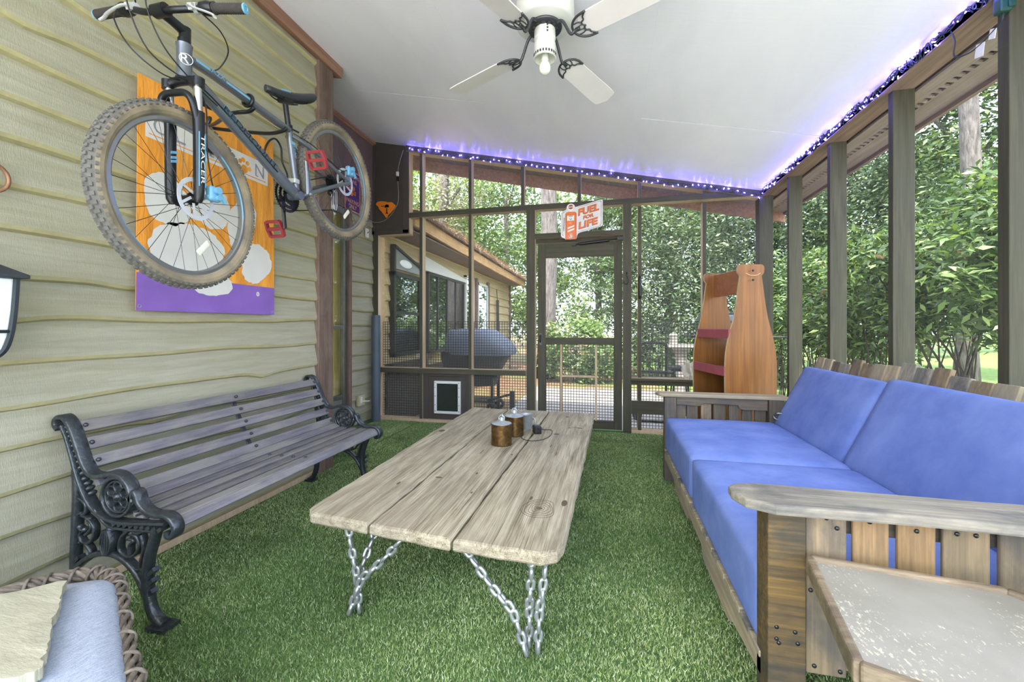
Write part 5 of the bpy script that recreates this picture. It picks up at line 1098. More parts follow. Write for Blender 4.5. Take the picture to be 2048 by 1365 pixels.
# ------------------------------------------------------------------ string lights
m_led = emis('blue_white_led', (.16, .12, 1.0, 1), LED)
m_wire = plain('green_black_wire', S('1d2a26'), .5, 0, .2)
def string(name, path, n, label, spread, seed):
    rr = random.Random(seed); p0 = Vector(path[0]); root = thing(name, p0, label, 'string lights', 'blue-white string lights')
    fine = catmull(path, 30); mb = MB()
    for ph in (0, 2.1): mb.tube([p+V(spread[0]*math.sin(i*.55+ph), spread[1]*math.sin(i*.47+ph), spread[2]*math.sin(i*.61+ph*1.7)) for i, p in enumerate(fine)], .0023, 5)
    mb.build('wire', m_wire, root)
    base = None
    for k in range(n):
        f = (k+.5+rr.uniform(-.3, .3))/n*(len(fine)-1); i = min(int(f), len(fine)-2); p = fine[i].lerp(fine[i+1], f-i)+V(spread[0]*rr.uniform(-1.2, .6), spread[1]*rr.uniform(-1, 1), spread[2]*rr.uniform(-1.6, 1.1))
        if base is None:
            mb = MB(); mb.lathe([(.0022, -.005), (.0026, 0), (.0026, .003), (.0012, .009), (0, .010)], p, (0, 0, -1), 6); base = mb.build('bulb', m_led, root); bp_ = p; c = base
        else:
            c = base.copy(); COL.objects.link(c); c.parent = root
        # mesh vertices are stored relative to the root, so move by the offset and turn about the bulb
        M = Matrix.Translation(p-p0) @ Matrix.Rotation(rr.uniform(-1.2, 1.2), 4, 'X') @ Matrix.Rotation(rr.uniform(-1.2, 1.2), 4, 'Y') @ Matrix.Translation(p0-bp_)
        c.matrix_local = M
    return root
string('string_lights', [(x, 4.490, CE(x)-.035-.020*abs(math.sin(3.1*x))) for x in [-2.27+.2066*i for i in range(19)]], 62, 'string of blue-white lights along the top of the far screen wall', (.01, .008, .016), 5)
string('string_lights', [(1.447, 4.47-.135*i, 2.397+.008*math.sin(2.3*i)) for i in range(22)], 80, 'string of blue-white lights along the beam over the sofa', (.010, .02, .018), 6)
# controller box hanging from the beam
ctl = thing('light_controller', (1.52, 2.0, 2.2), 'green plug box and tagged loop of wire hanging from the beam at top right', 'controller')
mb = MB(); mb.rbox((1.478, 1.985, 2.335), (.020, .018, .032), .006, None, 6); mb.rbox((1.492, 1.975, 2.335), (.012, .014, .022), .004, None, 5); mb.build('plug_box', plain('dark_green_plastic', S('153f35'), .45), ctl, smooth=True, angle=40)
mb = MB(); mb.tube(catmull([(1.455, 2.20, 2.385), (1.47, 2.20, 2.34), (1.475, 2.21, 2.28), (1.48, 2.14, 2.25), (1.48, 2.06, 2.255), (1.478, 1.99, 2.28), (1.478, 1.985, 2.31)], 7), .003, 6); mb.tube(catmull([(1.478, 1.985, 2.36), (1.475, 1.985, 2.40), (1.462, 2.0, 2.41)], 5), .003, 6); mb.build('wire', m_wire, ctl, smooth=True)
m_tag = plain('white_tag', S('d9d8d2'), .6)
for a, b in (((1.480, 2.09, 2.228), .020), ((1.479, 2.03, 2.255), .014), ((1.475, 1.99, 2.39), .015)): mb = MB(); mb.obox(a, V(.001, 0, 0), V(0, b, .006), V(0, -.004, b*1.3)); mb.build('paper_tag', m_tag, ctl)

hs = MB(); hs.tube(catmull([(.325, 4.508, 1.64), (.325, 4.50, 1.60), (.326, 4.498, 1.52), (.327, 4.498, 1.43), (.326, 4.50, 1.385)], 5), .018, 10, scales=[.25]*3+[.5, .9]+[1.]*12+[.8, .6, .4, .2])
tag(hs.build('hanging_strap', m_black, smooth=True), 'slim dark strap hanging on the thin stud right of the screen door', 'strap')
# ------------------------------------------------------------------ outdoors: ground, house wing, yard things
GZ = -.16
m_ground = (lambda t: t.done(t.pbr(t.mix(t.ramp(t.noise(t.coord((1, 1, 1)), .55, 5, .6), [(.45, (0, 0, 0)), (.6, (1, 1, 1))]),
    t.ramp(t.noise(t.coord((1, 1, 1)), 14, 8, .7), [(.3, S('55402f')), (.5, S('7d5f48')), (.7, S('a08064'))]),
    t.ramp(t.noise(t.coord((1, 1, 1)), 9, 8, .7), [(.3, S('4f5a2e')), (.7, S('8a8a58'))])), .95, 0, t.bump(t.noise(t.coord(), 30, 6), .5, .03), .15)))(NT('pine_straw_ground'))
m_lawn = (lambda t: t.done(t.pbr(t.ramp(t.noise(t.coord(), 8, 8, .7), [(.3, S('566c38')), (.55, S('7a9150')), (.75, S('98a56c'))]), .95, 0, t.bump(t.noise(t.coord(), 60, 4), .5, .03), .15)))(NT('lawn_grass'))
m_conc = plain('pale_concrete', S('8d8780'), .85, 0, .12, 5, .2, 60)
mb = MB(); mb.box(-40, 45, -14, 60, GZ-.2, GZ); tag(mb.build('ground', m_ground, origin=(0, 10, GZ)), kind='structure')
mb = MB(); mb.plate([(1.3, 8.6), (2.2, 6.3), (2.1, -6), (45, -6), (45, 60), (1.0, 60), (.2, 20), (.9, 12), (.7, 10.5)], (0, 0, GZ), (1, 0, 0), (0, 1, 0), .012); tag(mb.build('lawn', m_lawn, origin=(8, 10, GZ)), kind='structure')
mb = MB(); mb.box(-1.45, 1.9, 4.66, 8.5, GZ, GZ+.03); mb.box(-2.5, 1.9, 4.64, 5.6, GZ, GZ+.035); tag(mb.build('path', m_conc, bevel=.01), kind='structure')
mb = MB(); mb.box(-9, 8, -13, -1.22, GZ, GZ+.06); tag(mb.build('bounce_slab', plain('pale_bounce_slab', S('e2ded6'), .85, 0, .06, 3), bevel=.01), kind='structure')  # unseen pale slab added behind the camera to bounce sunlight onto the ceiling
mb = MB(); mb.box(1.68, 2.55, -1.2, 5.2, GZ, GZ+.03); tag(mb.build('bounce_strip', plain('pale_bounce_strip', S('d8d3ca'), .9, 0, .12, 40, .4, 60), bevel=.01), kind='structure')  # pale strip added out of view, throws light up to the ceiling

m_wingsid = wood('tan_house_siding', S('a8926c'), S('cbb58b'), 1, S('b5a57e'), .4, .6, .8, .3, .05)
m_dark = plain('dark_window_frame', S('2a2724'), .5, 0, .1)
m_inside = plain('dark_room', S('23221f'), .9, 0, .3, 3)
m_blind = plain('white_blind_slat', S('cfcfc6'), .5, 0, .04)
m_wtrim = plain('white_window_trim', S('c9c6bb'), .5, 0, .05)
hw = thing('house_wing', (-2.9, 8.0, GZ), 'tan-sided house wing with dark windows and a straw-covered eave beyond the screens', 'house')
XW = -2.66
mb = MB(); mb.box(-6.5, XW-.035, 4.72, 11.4, GZ, 2.5); mb.build('core', m_wingsid, hw)
mb = MB(); siding(mb, XW-.036, 4.70, 11.4, [.02+.2*k for k in range(-1, 12)], GZ, 2.27, .006, 21, .12); mb.build('siding', [m_wingsid, m_wingsid], hw)
mb = MB(); mb.add([(-6.6, 4.70, 2.262), (-2.30, 4.70, 2.262), (-2.30, 11.5, 2.245), (-6.6, 11.5, 2.245), (-6.6, 4.70, 2.275), (-2.30, 4.70, 2.275), (-2.30, 11.5, 2.258), (-6.6, 11.5, 2.258)], [(0, 1, 2, 3), (4, 7, 6, 5), (0, 4, 5, 1), (1, 5, 6, 2), (2, 6, 7, 3), (3, 7, 4, 0)]); mb.build('soffit', plain('mauve_brown_soffit', S('7d6a5c'), .8, 0, .15, 4), hw)
mb = MB(); mb.sweep([(-2.29, 4.68, 2.40), (-2.29, 6.0, 2.365), (-2.29, 8.5, 2.325), (-2.29, 11.55, 2.30)], [(-.075, -.02), (.075, -.02), (.075, .02), (-.075, .02)], binorm=(1, 0, 0)); mb.build('fascia', wood('weathered_fascia', S('a57b4e'), S('d3ab78'), 1, S('8a6a4a'), .4, .8, .8, .3), hw)
mb = MB(); mb.add([(-2.22, 4.66, 2.47), (-2.22, 11.6, 2.37), (-6.6, 11.6, 3.3), (-6.6, 4.66, 3.4), (-2.22, 4.66, 2.50), (-2.22, 11.6, 2.40), (-6.6, 11.6, 3.33), (-6.6, 4.66, 3.43)], [(0, 3, 2, 1), (4, 5, 6, 7), (0, 1, 5, 4), (1, 2, 6, 5), (2, 3, 7, 6), (3, 0, 4, 7)]); mb.build('roof', plain('brown_shingle', S('6d5648'), .9, 0, .25, 12), hw)
f = MB(); f.box(XW-.03, XW+.01, 4.7, 6.6, GZ, .52); f.box(XW-.03, XW+.09, 4.7, 5.72, .52, .64); f.build('wing_shade_panel', plain('painted_shade_brown', S('3b302a'), .7, 0, .2, 6), hw)  # dark panel and sill, put here for the shade on the wing wall
def strawcloud(n, y0, y1):
    y = y0+(y1-y0)*NR.random(n); x = -2.20-.9*NR.random(n)**2; z = 2.50-.014*(y-4.66)+(-2.22-x)*.21+.05*NR.random(n)**2
    d = NR.normal(size=(n, 3)); d[:, 2] *= .35; d /= np.linalg.norm(d, axis=1)[:, None]; p = np.stack([x, y, z], 1); L = .10+.1*NR.random(n)
    w = np.cross(d, [0, 0, 1.]); w /= np.linalg.norm(w, axis=1)[:, None]+1e-6
    v = np.stack([p-w*.003, p+w*.003, p+d*L[:, None]], 1).reshape(-1, 3); o = npmesh('pine_straw', v, np.arange(3*n).reshape(n, 3), plain('orange_pine_straw', S('a98c74'), .9, 0, .3, 20), hw); o['kind'] = 'stuff'
strawcloud(9000, 4.7, 11.6)
def win(y0, y1, z0, z1, nm, bars=(), blind=None, frame=None, fw=.045, hb=()):
    f = MB(); x = XW
    for a in ((y0, y0+fw, z0, z1), (y1-fw, y1, z0, z1), (y0, y1, z0, z0+fw), (y0, y1, z1-fw, z1)): f.box(x-.03, x+.05, *a)
    for b in bars: f.box(x-.01, x+.045, b-.018, b+.018, z0, z1)
    for b in hb: f.box(x-.01, x+.045, y0, y1, b-.02, b+.02)
    fr = f.build(nm, frame or m_dark, hw)
    m = MB(); m.box(x, x+.004, y0+fw, y1-fw, z0+fw, z1-fw); m.build('dark_interior', m_inside, fr)
    if blind:
        m = MB(); z = blind[0]
        while z < blind[1]: m.obox((x+.016, (y0+y1)/2, z), V(.007, 0, -.006), V(0, (y1-y0)/2-fw, 0), V(.0008, 0, .001)); z += .032
        m.build('blind', m_blind, fr)
    m = MB(); m.box(x+.030, x+.033, y0+fw, y1-fw, z0+fw, z1-fw); m.build('pane', m_glass, fr); return fr
wA = win(4.80, 5.58, .72, 1.80, 'window', (), (.8, 1.2), None, .05, (1.28,))
f = MB(); f.add([(XW+q, y, z) for q in (.0, .045) for y, z in ((4.80, 1.84), (5.58, 1.84), (5.58, 1.93), (4.80, 2.12))], [(0, 3, 2, 1), (4, 5, 6, 7), (0, 1, 5, 4), (1, 2, 6, 5), (2, 3, 7, 6), (3, 0, 4, 7)]); tr_ = f.build('transom', plain('pale_transom_glass', S('8f918e'), .15, 0, .15, 2), hw)
f = MB(); f.beam((XW+.05, 4.80, 2.12), (XW+.05, 5.60, 1.925), .03, .045, (1, 0, 0)); f.box(XW, XW+.06, 4.79, 4.83, 1.8, 2.14); f.build('transom_bar', m_dark, hw)
f = MB(); f.lathe([(.13, 0), (.12, .006), (0, .008)], (XW+.047, 5.12, 1.93), (1, 0, 0), 24); f.v = [(v[0], 5.12+(v[1]-5.12)*1.35, 1.93+(v[2]-1.93)*.42) for v in f.v]; f.build('lamp_reflection', plain('white_reflection_oval', S('f2f2ee'), .4, 0, .01), hw, smooth=True)  # white oval painted on the transom as a ceiling lamp's reflection
win(5.84, 7.46, .70, 1.93, 'window', (6.22, 6.62, 7.02), None, None, .04)
f = MB(); f.add([(XW+q, y, z) for q in (.0, .06) for y, z in ((5.62, 1.93), (7.55, 1.93), (7.55, 1.985), (5.62, 2.14))], [(0, 3, 2, 1), (4, 5, 6, 7), (0, 1, 5, 4), (1, 2, 6, 5), (2, 3, 7, 6), (3, 0, 4, 7)]); f.build('white_head_board', m_wtrim, hw)
win(7.56, 8.05, .8, 2.08, 'window', (), (.85, 2.05), m_wtrim, .035); win(8.32, 9.05, .75, 2.02, 'window', (), (.82, 1.98), m_wtrim, .05)
f = MB(); f.box(XW, XW+.05, 8.2, 8.31, .7, 2.1); f.box(XW, XW+.05, 9.07, 9.18, .7, 2.1); f.build('window_casing', m_postbrown, hw)
f = MB(); f.tube([(XW+.06, 9.85, .2), (XW+.06, 9.85, 1.75)], .035, 10); f.tube([(XW+.06, 9.82, 1.7), (XW+.06, 9.75, 2.0)], .01, 6); f.build('downpipe', m_dark, hw)
f = MB(); f.box(XW-.02, XW+.03, 11.34, 11.42, GZ, 2.25); f.build('corner_board', m_postbrown, hw)

# covered barbecue outside the screens
cg = thing('covered_barbecue', (-1.9, 6.0, GZ), 'barbecue under a slumped blue-grey cover beyond the pet flap panel', 'barbecue')
m_cover = plain('blue_grey_cover', S('6b7383'), .6, 0, .15, 4, .4, 9); m_cblack = plain('black_cover_skirt', S('1d1b1a'), .75, 0, .2, 5, .3, 12)
vs = []; fs = []; n = 40
def ringp(z, ax_, ay, dx, dy, jit): 
    o = []
    for i in range(n):
        a = 2*PI*i/n; c_, s_ = math.cos(a), math.sin(a); q = 1+jit*math.sin(5*a+z*9)
        o.append((-1.88+dx+math.copysign(abs(c_)**.55, c_)*ax_*q, 6.0+dy+math.copysign(abs(s_)**.55, s_)*ay*q, z))
    return o
mb = MB(); R_ = [ringp(.69, .50, .33, .04, 0, .02), ringp(.74, .52, .35, .03, 0, .03), ringp(.83, .50, .34, .02, 0, .02), ringp(.92, .45, .32, -.02, 0, .02), ringp(1.01, .38, .28, -.06, 0, .02), ringp(1.055, .33, .22, -.08, 0, .01), ringp(1.07, .2, .12, -.08, 0, 0)]
def loftn(mb, R_): 
    m = len(R_[0]); mb.add(sum(R_, []), [(r*m+i, r*m+(i+1) % m, (r+1)*m+(i+1) % m, (r+1)*m+i) for r in range(len(R_)-1) for i in range(m)]+[tuple(range((len(R_)-1)*m, len(R_)*m))])
loftn(mb, R_); mb.build('cover', m_cover, cg, smooth=True)
mb = MB(); loftn(mb, [ringp(.24, .34, .24, -.08, 0, .03), ringp(.45, .42, .28, -.08, 0, .03), ringp(.62, .49, .31, -.06, 0, .02), ringp(.73, .53, .33, -.02, 0, .02)]); mb.build('skirt', m_cblack, cg, smooth=True)
for x in (-2.2, -1.62):
    for y in (5.82, 6.18): mb = MB(); mb.box(x-.02, x+.02, y-.02, y+.02, GZ, .35); mb.build('leg', m_black, cg)
for y in (5.79, 6.21): mb = MB(); mb.torus((-1.62, y, GZ+.085), (0, 1, 0), .06, .025, 20, 8); mb.build('wheel', m_black, cg, smooth=True)
mb = MB(); mb.beam((-1.66, 5.72, .05), (-1.30, 5.72, .16), .03, .03); mb.box(-1.33, -1.27, 5.70, 5.74, -.05, .2); mb.box(-2.2, -1.6, 5.8, 6.2, .0, .03); mb.build('lower_shelf', m_black, cg)

ht = thing('hand_truck', (.53, 5.7, GZ), 'black tubular hand truck outside the netting beside the screen door', 'hand truck')
mb = MB(); mb.tube(catmull([(.42, 5.75, GZ+.15), (.42, 5.72, .5), (.42, 5.70, .84), (.45, 5.70, .885), (.50, 5.70, .89), (.66, 5.70, .89), (.71, 5.70, .885), (.74, 5.70, .84), (.74, 5.72, .5), (.74, 5.75, GZ+.15)], 6), .016, 8); mb.build('frame', m_black, ht, smooth=True)
mb = MB(); mb.tube([(.42, 5.71, .52), (.82, 5.71, .505)], .02, 8); mb.tube([(.42, 5.74, .1), (.74, 5.74, .1)], .014, 8); mb.build('cross_bar', m_black, ht)
for x in (.38, .80): mb = MB(); mb.torus((x, 5.80, GZ+.14), (1, .25, 0), .095, .04, 24, 10); mb.lathe([(.055, -.02), (.06, 0), (.055, .02)], (x, 5.80, GZ+.14), (1, .25, 0), 16); mb.build('wheel', m_black, ht, smooth=True)
mb = MB(); mb.box(.42, .74, 5.58, 5.76, GZ+.02, GZ+.03); mb.build('toe_plate', m_black, ht)
gg = thing('gas_grill', (1.45, 5.9, GZ), 'black gas grill with a domed lid seen behind the bottle-shaped shelf', 'grill')
mb = MB()
for i in range(9):
    a = PI*i/8; mb.v += [(x, 5.9-.27*math.cos(a), 1.03+.25*math.sin(a)**.8) for x in (1.18, 1.92)]
for i in range(8): mb.f.append((2*i, 2*i+1, 2*i+3, 2*i+2)); mb.mi.append(0)
mb.f += [tuple(range(0, 18, 2))[::-1], tuple(range(1, 18, 2))]; mb.mi += [0, 0]; mb.build('lid', plain('blue_black_enamel', S('2c3440'), .25, .2, .1), gg, smooth=True, angle=40)
mb = MB(); mb.tube(catmull([(1.40, 5.68, 1.22), (1.40, 5.62, 1.25), (1.45, 5.60, 1.26), (1.65, 5.60, 1.26), (1.70, 5.62, 1.25), (1.70, 5.68, 1.22)], 4), .014, 8); mb.build('handle', m_black, gg, smooth=True)
mb = MB(); mb.box(1.2, 1.9, 5.66, 6.14, .78, 1.03); mb.box(1.03, 1.2, 5.7, 6.1, .96, .985); mb.box(1.9, 2.15, 5.7, 6.1, .96, .985); mb.build('body', m_black, gg, bevel=.01)
for x in (1.22, 1.86):
    for y in (5.70, 6.08): mb = MB(); mb.box(x-.02, x+.02, y-.02, y+.02, GZ, .78); mb.build('leg', m_black, gg)
bb = thing('stone_birdbath', (1.22, 7.6, GZ), 'pale stone pedestal bench standing on the yard beyond the netting', 'birdbath')
mb = MB(); mb.lathe([(.17, 0), (.19, .03), (.14, .07), (.09, .15), (.075, .4), (.09, .75), (.12, .86), (.16, .90)], (1.22, 7.6, GZ), n=24); mb.build('pedestal', m_conc, bb, smooth=True, angle=40)
mb = MB(); mb.box(.98, 1.50, 7.4, 7.8, .74, .80); mb.build('slab', m_conc, bb, bevel=.02); mb = MB(); mb.lathe([(.07, .80), (.075, .83), (.06, .92), (.075, .955), (.04, .99), (0, 1.0)], (1.10, 7.6, 0), n=18); mb.build('finial', m_conc, bb, smooth=True, angle=40)
ms = thing('black_stool', (.98, 6.2, GZ), 'low black frame stool on the yard between the hand truck and the grill', 'stool')
mb = MB(); mb.lathe([(.17, .50), (.18, .52), (.17, .545), (.0, .55)], (.98, 6.2, 0), n=24); mb.build('seat', m_black, ms, smooth=True, angle=40)
for k in range(4): a = PI/4+k*PI/2; mb = MB(); mb.tube([(.98+.12*math.cos(a), 6.2+.12*math.sin(a), .5), (.98+.17*math.cos(a), 6.2+.17*math.sin(a), GZ)], .012, 8); mb.build('leg', m_black, ms)

# ------------------------------------------------------------------ trees and shrubs
G_DARK = leafmat('dark_glossy_leaves', [(0., S('283a22')), (.45, S('43593a')), (.8, S('677c52')), (1., S('a3ad84'))], .2, .35)
G_MID = leafmat('mid_green_leaves', [(0., S('34472d')), (.5, S('566f44')), (1., S('8ba06c'))], .32)
G_LIGHT = leafmat('light_green_leaves', [(0., S('48633a')), (.5, S('708c50')), (1., S('aabd80'))], .4)
G_NAND = leafmat('narrow_shrub_leaves', [(0., S('2b3d24')), (.45, S('486136')), (.8, S('6b864c')), (.985, S('9db373')), (1., S('7d4a3e'))], .28, .4)
m_bark = (lambda t: t.done(t.pbr(t.ramp(t.noise(t.coord((12, 12, 2.5)), 2, 8, .7, .5), [(.35, S('413b36')), (.6, S('746d67')), (.8, S('928b84'))]), .95, 0, t.bump(t.noise(t.coord((12, 12, 3)), 2, 8, .7), .9, .04))))(NT('pine_bark'))
m_stem = plain('dark_stem', S('3a332b'), .9, 0, .3, 20)
def leaves(n, blobs, size, asp=.42, cl=(26, .22), droop=.0):
    vol = np.array([b[3]*b[4]*b[5] for b in blobs])**.8; pick = NR.choice(len(blobs), n, p=vol/vol.sum()); P = np.zeros((n, 3))
    for i, b in enumerate(blobs):
        m = pick == i; k = int(m.sum()); nc = cl[0]
        u = NR.normal(size=(nc, 3)); u /= np.linalg.norm(u, axis=1)[:, None]; u *= (.45+.55*NR.random(nc)**.5)[:, None]
        c = u[NR.integers(0, nc, k)]+NR.normal(size=(k, 3))*cl[1]; P[m] = np.array(b[:3])+c*np.array(b[3:6])
    d = NR.normal(size=(n, 3)); d[:, 2] = d[:, 2]*.5-droop; d /= np.linalg.norm(d, axis=1)[:, None]
    up = NR.normal(size=(n, 3))*.55+np.array([0, -.25, 1.]); w = np.cross(d, up); w /= np.linalg.norm(w, axis=1)[:, None]+1e-9
    nn = np.cross(w, d); L = size*(.65+.7*NR.random(n)); L = L[:, None]; W_ = L*asp*.5
    v = np.stack([P, P+d*L*.45+w*W_+nn*L*.06, P+d*L-nn*L*.05, P+d*L*.45-w*W_+nn*L*.06], 1).reshape(-1, 3)
    v[:, 2] = np.maximum(v[:, 2], GZ+.005)
    return v, np.arange(4*n).reshape(n, 4)
def plant(name, label, cat, base, blobs, n, size, mat, trunk=None, stems=0, group=None, asp=.42, cl=(26, .22), droop=0., bark=None):
    t = thing(name, (base[0], base[1], GZ), label, cat, group)
    v, f = leaves(n, blobs, size, asp, cl, droop); npmesh('foliage', v, f, mat, t)
    if trunk:
        mb = MB(); h, r = trunk; pts = [(base[0]+.05*math.sin(i*1.3+base[0]), base[1]+.04*math.cos(i*1.1), GZ+h*i/6) for i in range(7)]
        mb.tube(pts, r, 12, scales=[1.25, 1.03, 1, .95, .9, .8, .6])
        for b in blobs[:5]: mb.tube(catmull([(base[0], base[1], max(GZ+.5, b[2]-b[5])), ((base[0]+b[0])/2, (base[1]+b[1])/2, b[2]-.4*b[5]), b[:3]], 4), r*.3, 6)
        mb.build('trunk', bark or m_bark, t, smooth=True)
    if stems:
        mb = MB(); rr = random.Random(int(base[0]*100)+stems)
        for k in range(stems):
            b = rr.choice(blobs); a = rr.uniform(0, 6.28); x0, y0 = base[0]+rr.uniform(-.25, .25), base[1]+rr.uniform(-.25, .25)
            e = (b[0]+.6*b[3]*math.cos(a), b[1]+.6*b[4]*math.sin(a), b[2]+.4*b[5]*rr.uniform(-1, 1)); mb.tube(catmull([(x0, y0, GZ), (x0+(e[0]-x0)*.3, y0+(e[1]-y0)*.3, GZ+(e[2]-GZ)*.5), e], 4), rr.uniform(.007, .014), 5, scales=[1, .95, .9, .85, .75, .65, .55, .5, .4])
        mb.build('stems', m_stem, t)
    return t
plant('pine_tree', 'tall pine with a thick grey trunk beyond the screen door', 'tree', (-1.43, 10.2), [(-1.4, 10.4, 8.5, 1.8, 1.8, 1.6), (-.6, 10.8, 7.0, 1.2, 1.2, .7), (-2.4, 10.6, 7.4, 1.2, 1.2, .7)], 5000, .16, G_MID, (9.5, .20))
plant('leafy_tree', 'light green leafy tree beyond the house wing, the one nearest the eave end', 'tree', (-3.4, 14.0), [(-3.4, 14, 4.3, 1.6, 1.3, 1.8), (-2.7, 13.6, 2.3, 1.4, 1.1, 1.6), (-4.3, 14.3, 2.8, 1.4, 1.2, 1.7), (-3.1, 14, 6.0, 1.2, 1.2, 1.2)], 15000, .15, G_LIGHT, (6.0, .11), cl=(34, .18))
plant('leafy_tree', 'light green leafy tree rising above the house wing roof at left', 'tree', (-6.6, 15.5), [(-6.8, 15.5, 4.6, 2.0, 1.4, 1.9), (-5.4, 15.2, 5.4, 1.6, 1.3, 1.6), (-7.8, 15.6, 6.3, 1.7, 1.3, 1.5), (-5.6, 15.6, 3.4, 1.7, 1.2, 1.2)], 14000, .16, G_LIGHT, (7.5, .16), cl=(34, .17))
plant('bare_limbed_tree', 'greyish tree with sparse leaves seen through the upper screen at left', 'tree', (-5.2, 12.8), [(-5.2, 12.8, 4.4, .8, .8, 1.5), (-4.7, 12.9, 5.6, 1., .9, 1.0)], 3500, .12, leafmat('grey_green_leaves', [(0, S('6d7058')), (1, S('a9a98e'))], .3), (7.5, .17), cl=(30, .2))
plant('leafy_shrub', 'bright sunlit shrub framed in the screen door', 'shrub', (-.62, 9.4), [(-.62, 9.4, .62, .55, .5, .62), (-.15, 9.7, .35, .5, .4, .42), (-1.1, 9.7, .5, .42, .4, .6)], 5200, .105, G_LIGHT, None, 10, cl=(22, .2))
plant('feathery_tree', 'feathery mid-green tree behind the sunlit shrub', 'tree', (-.3, 12.6), [(-.5, 12.6, 3.1, 1.1, .8, .55), (.2, 12.4, 2.2, 1.0, .8, .4), (-.9, 12.7, 4.1, 1.0, .8, .5), (.1, 12.8, 4.6, 1.1, .9, .6), (-.2, 12.5, 1.3, 1.0, .8, .35)], 11000, .11, G_MID, (6.0, .08), cl=(26, .2), droop=.2)
for i, (x, y, z, rz, lb) in enumerate(((1.05, 10.6, 1.9, 2.15, 'dark glossy evergreen shrub just beyond the netting right of the screen door'), (2.35, 10.2, 2.0, 2.3, 'dark glossy evergreen shrub behind the bottle-shaped shelf'), (3.7, 9.7, 2.05, 2.3, 'dark glossy evergreen shrub seen past the far corner post'), (5.2, 9.6, 2.2, 2.5, 'dark glossy evergreen shrub seen between the two farthest posts of the sofa side'))):
    plant('evergreen_shrub', lb, 'shrub', (x, y), [(x, y, z, .85, .7, rz), (x-.45, y-.2, z-.7, .7, .6, 1.3), (x+.5, y-.15, z+.5, .7, .6, 1.3), (x, y-.3, z+1.2, .6, .5, .9)], 15000, .095, G_DARK, None, 14, 'evergreen shrubs beyond the far corner', cl=(60, .15))
plant('evergreen_tree', 'tall lighter evergreen rising over the dark shrubs right of the fuel sign', 'tree', (1.9, 13.2), [(1.2, 13.2, 5.2, 1.6, 1.2, 1.3), (3.0, 13.0, 5.0, 1.6, 1.2, 1.5), (2.2, 13.3, 6.6, 1.8, 1.3, 1.3), (.6, 13.2, 3.6, 1.2, 1, 1.3), (2.2, 13.2, 3.4, 1.6, 1.1, 1.3)], 15000, .13, G_MID, (7, .14), cl=(34, .17))
for i, (x, y, z, n, lb) in enumerate(((3.05, 3.55, 1.85, 4200, 'leafy shrub outside the sofa screens, the one by the nearest post'), (3.0, 4.45, 1.90, 5200, 'leafy shrub outside the sofa screens with the brightest topmost leaves'), (2.95, 5.35, 1.62, 5200, 'leafy shrub outside the sofa screens between the two middle posts'), (2.95, 6.4, 1.60, 4800, 'leafy shrub outside the sofa screens next to the third post from the near end'), (2.9, 7.5, 1.7, 4600, 'leafy shrub outside the sofa screens nearest the far corner'))):
    plant('leafy_shrub', lb, 'shrub', (x, y), [(x, y, z, .52, .45, .52), (x-.28, y+.15, z-.35, .42, .4, .42), (x+.3, y-.1, z+.22, .42, .4, .40), (x+.05, y+.35, z-.6, .45, .4, .35)], int(n*1.5), .085, G_NAND, None, 16, 'shrubs outside the sofa screens', .34, (44, .16), .25)
plant('pine_tree', 'pine trunk rising behind the shrubs at the right end of the sofa screens', 'tree', (5.65, 8.2), [(5.6, 8.4, 7.5, 1.8, 1.6, 1.2), (6.4, 8.2, 6.0, 1.1, 1, .6)], 4000, .14, G_MID, (9, .125))
for i, (x, y, z, lb) in enumerate(((5.6, 12.2, 3.8, 'broad mid-green tree across the lawn seen over the far end of the sofa'), (8.0, 11.6, 4.2, 'broad mid-green tree across the lawn seen between the middle posts'), (10.4, 10.6, 4.6, 'broad mid-green tree across the lawn seen beside the pine trunk at right'), (12.6, 9.4, 4.6, 'broad mid-green tree across the lawn farthest to the right'))):
    plant('broad_tree', lb, 'tree', (x, y), [(x, y, z, 1.7, 1.3, 1.9), (x+.9, y+.2, z+1.6, 1.6, 1.2, 1.4), (x-.8, y, z+1.9, 1.5, 1.2, 1.4), (x-.3, y-.4, z-1.6, 1.5, 1., 1.2), (x, y, z+3.3, 1.7, 1.3, 1.2)], 14000, .15, G_MID if i % 2 else G_DARK, (7, .15), 0, 'trees across the lawn', cl=(44, .16))
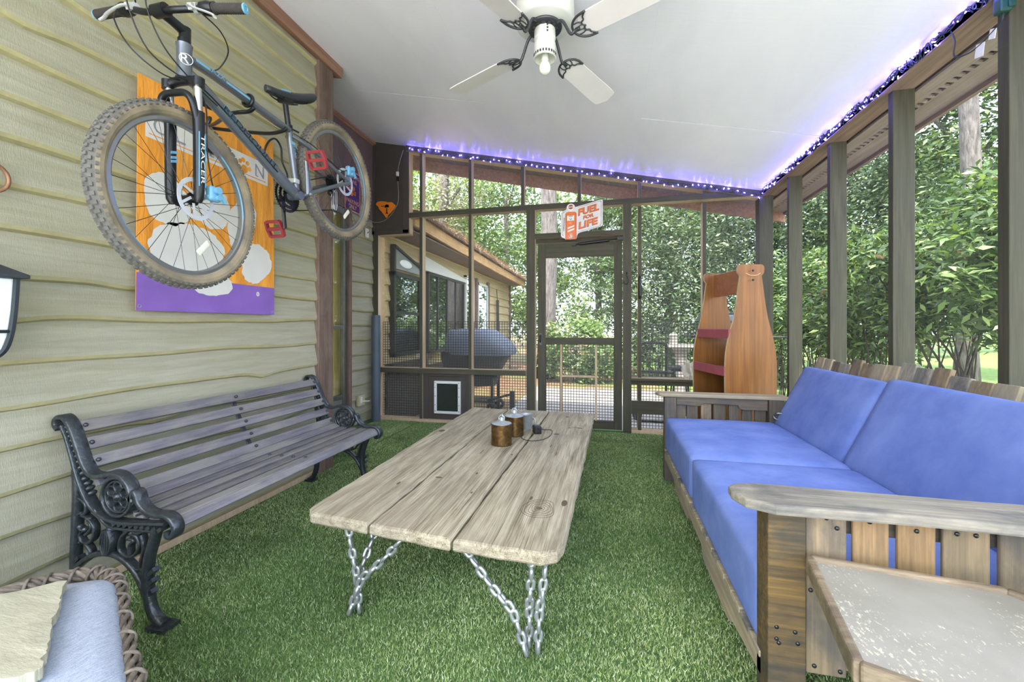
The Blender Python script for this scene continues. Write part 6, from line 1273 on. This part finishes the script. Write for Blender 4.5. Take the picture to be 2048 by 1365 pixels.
for i in range(13):
    x = -17+3.3*i; y = 23+2.5*math.sin(i*1.9); z = 4.6+.6*math.sin(i*2.7)
    plant('woodland_tree', 'tall woodland tree in the row closing the view behind the yard', 'tree', (x, y), [(x, y, z-2, 1.9, 1.2, 2.0), (x+.8, y, z+.8, 1.8, 1.2, 1.9), (x-.7, y, z+2.6, 1.8, 1.2, 1.6)], 7000, .25, (G_MID, G_DARK, G_LIGHT)[i % 3], (9, .17), 0, 'woodland trees behind the yard', cl=(34, .18))
# ------------------------------------------------------------------ light, sky, camera
wd_ = bpy.data.worlds.new('sky'); SC.world = wd_; wd_.use_nodes = True
t = wd_.node_tree; t.nodes.clear()
o = t.nodes.new('ShaderNodeOutputWorld'); bg = t.nodes.new('ShaderNodeBackground'); sk = t.nodes.new('ShaderNodeTexSky')
sk.sky_type = 'NISHITA'; sk.sun_disc = False; sk.sun_elevation = math.radians(56); sk.sun_rotation = math.radians(200); sk.air_density = 1.0; sk.dust_density = 2.0
mx = t.nodes.new('ShaderNodeMix'); mx.data_type = 'RGBA'; mx.inputs[0].default_value = SKYMIX
t.links.new(sk.outputs[0], mx.inputs[6]); mx.inputs[7].default_value = SKYCOL
t.links.new(mx.outputs[2], bg.inputs[0]); bg.inputs[1].default_value = SKYSTR; t.links.new(bg.outputs[0], o.inputs[0])
su = bpy.data.lights.new('sun', 'SUN'); su.energy = SUNSTR; su.angle = math.radians(1.5); su.color = (1, .95, .86)
so = bpy.data.objects.new('sun', su); COL.objects.link(so)
d = Vector((-.22, .80, -1.32)).normalized()          # high sun from behind and slightly from the couch side
so.rotation_euler = d.to_track_quat('-Z', 'Y').to_euler(); so.location = (1, -3, 8)
ca_ = bpy.data.cameras.new('camera'); ca_.sensor_width = 36; ca_.lens = 838/2048*36; ca_.shift_y = -28.5/2048; ca_.clip_start = .05; ca_.clip_end = 200
co = bpy.data.objects.new('camera', ca_); COL.objects.link(co); co.location = (0, 0, 1.10); co.rotation_euler = (PI/2, 0, math.radians(12.84))
SC.camera = co
SC.view_settings.view_transform = 'Standard'; SC.view_settings.look = 'None'; SC.view_settings.gamma = 1; SC.view_settings.use_curve_mapping = False
SC.view_settings.exposure = EXPO
SC.cycles.max_bounces = 9; SC.cycles.diffuse_bounces = 5; SC.cycles.transparent_max_bounces = 16; SC.cycles.glossy_bounces = 4
SC.cycles.sample_clamp_indirect = 6; SC.cycles.use_light_tree = True
SC.cycles.use_denoising = True
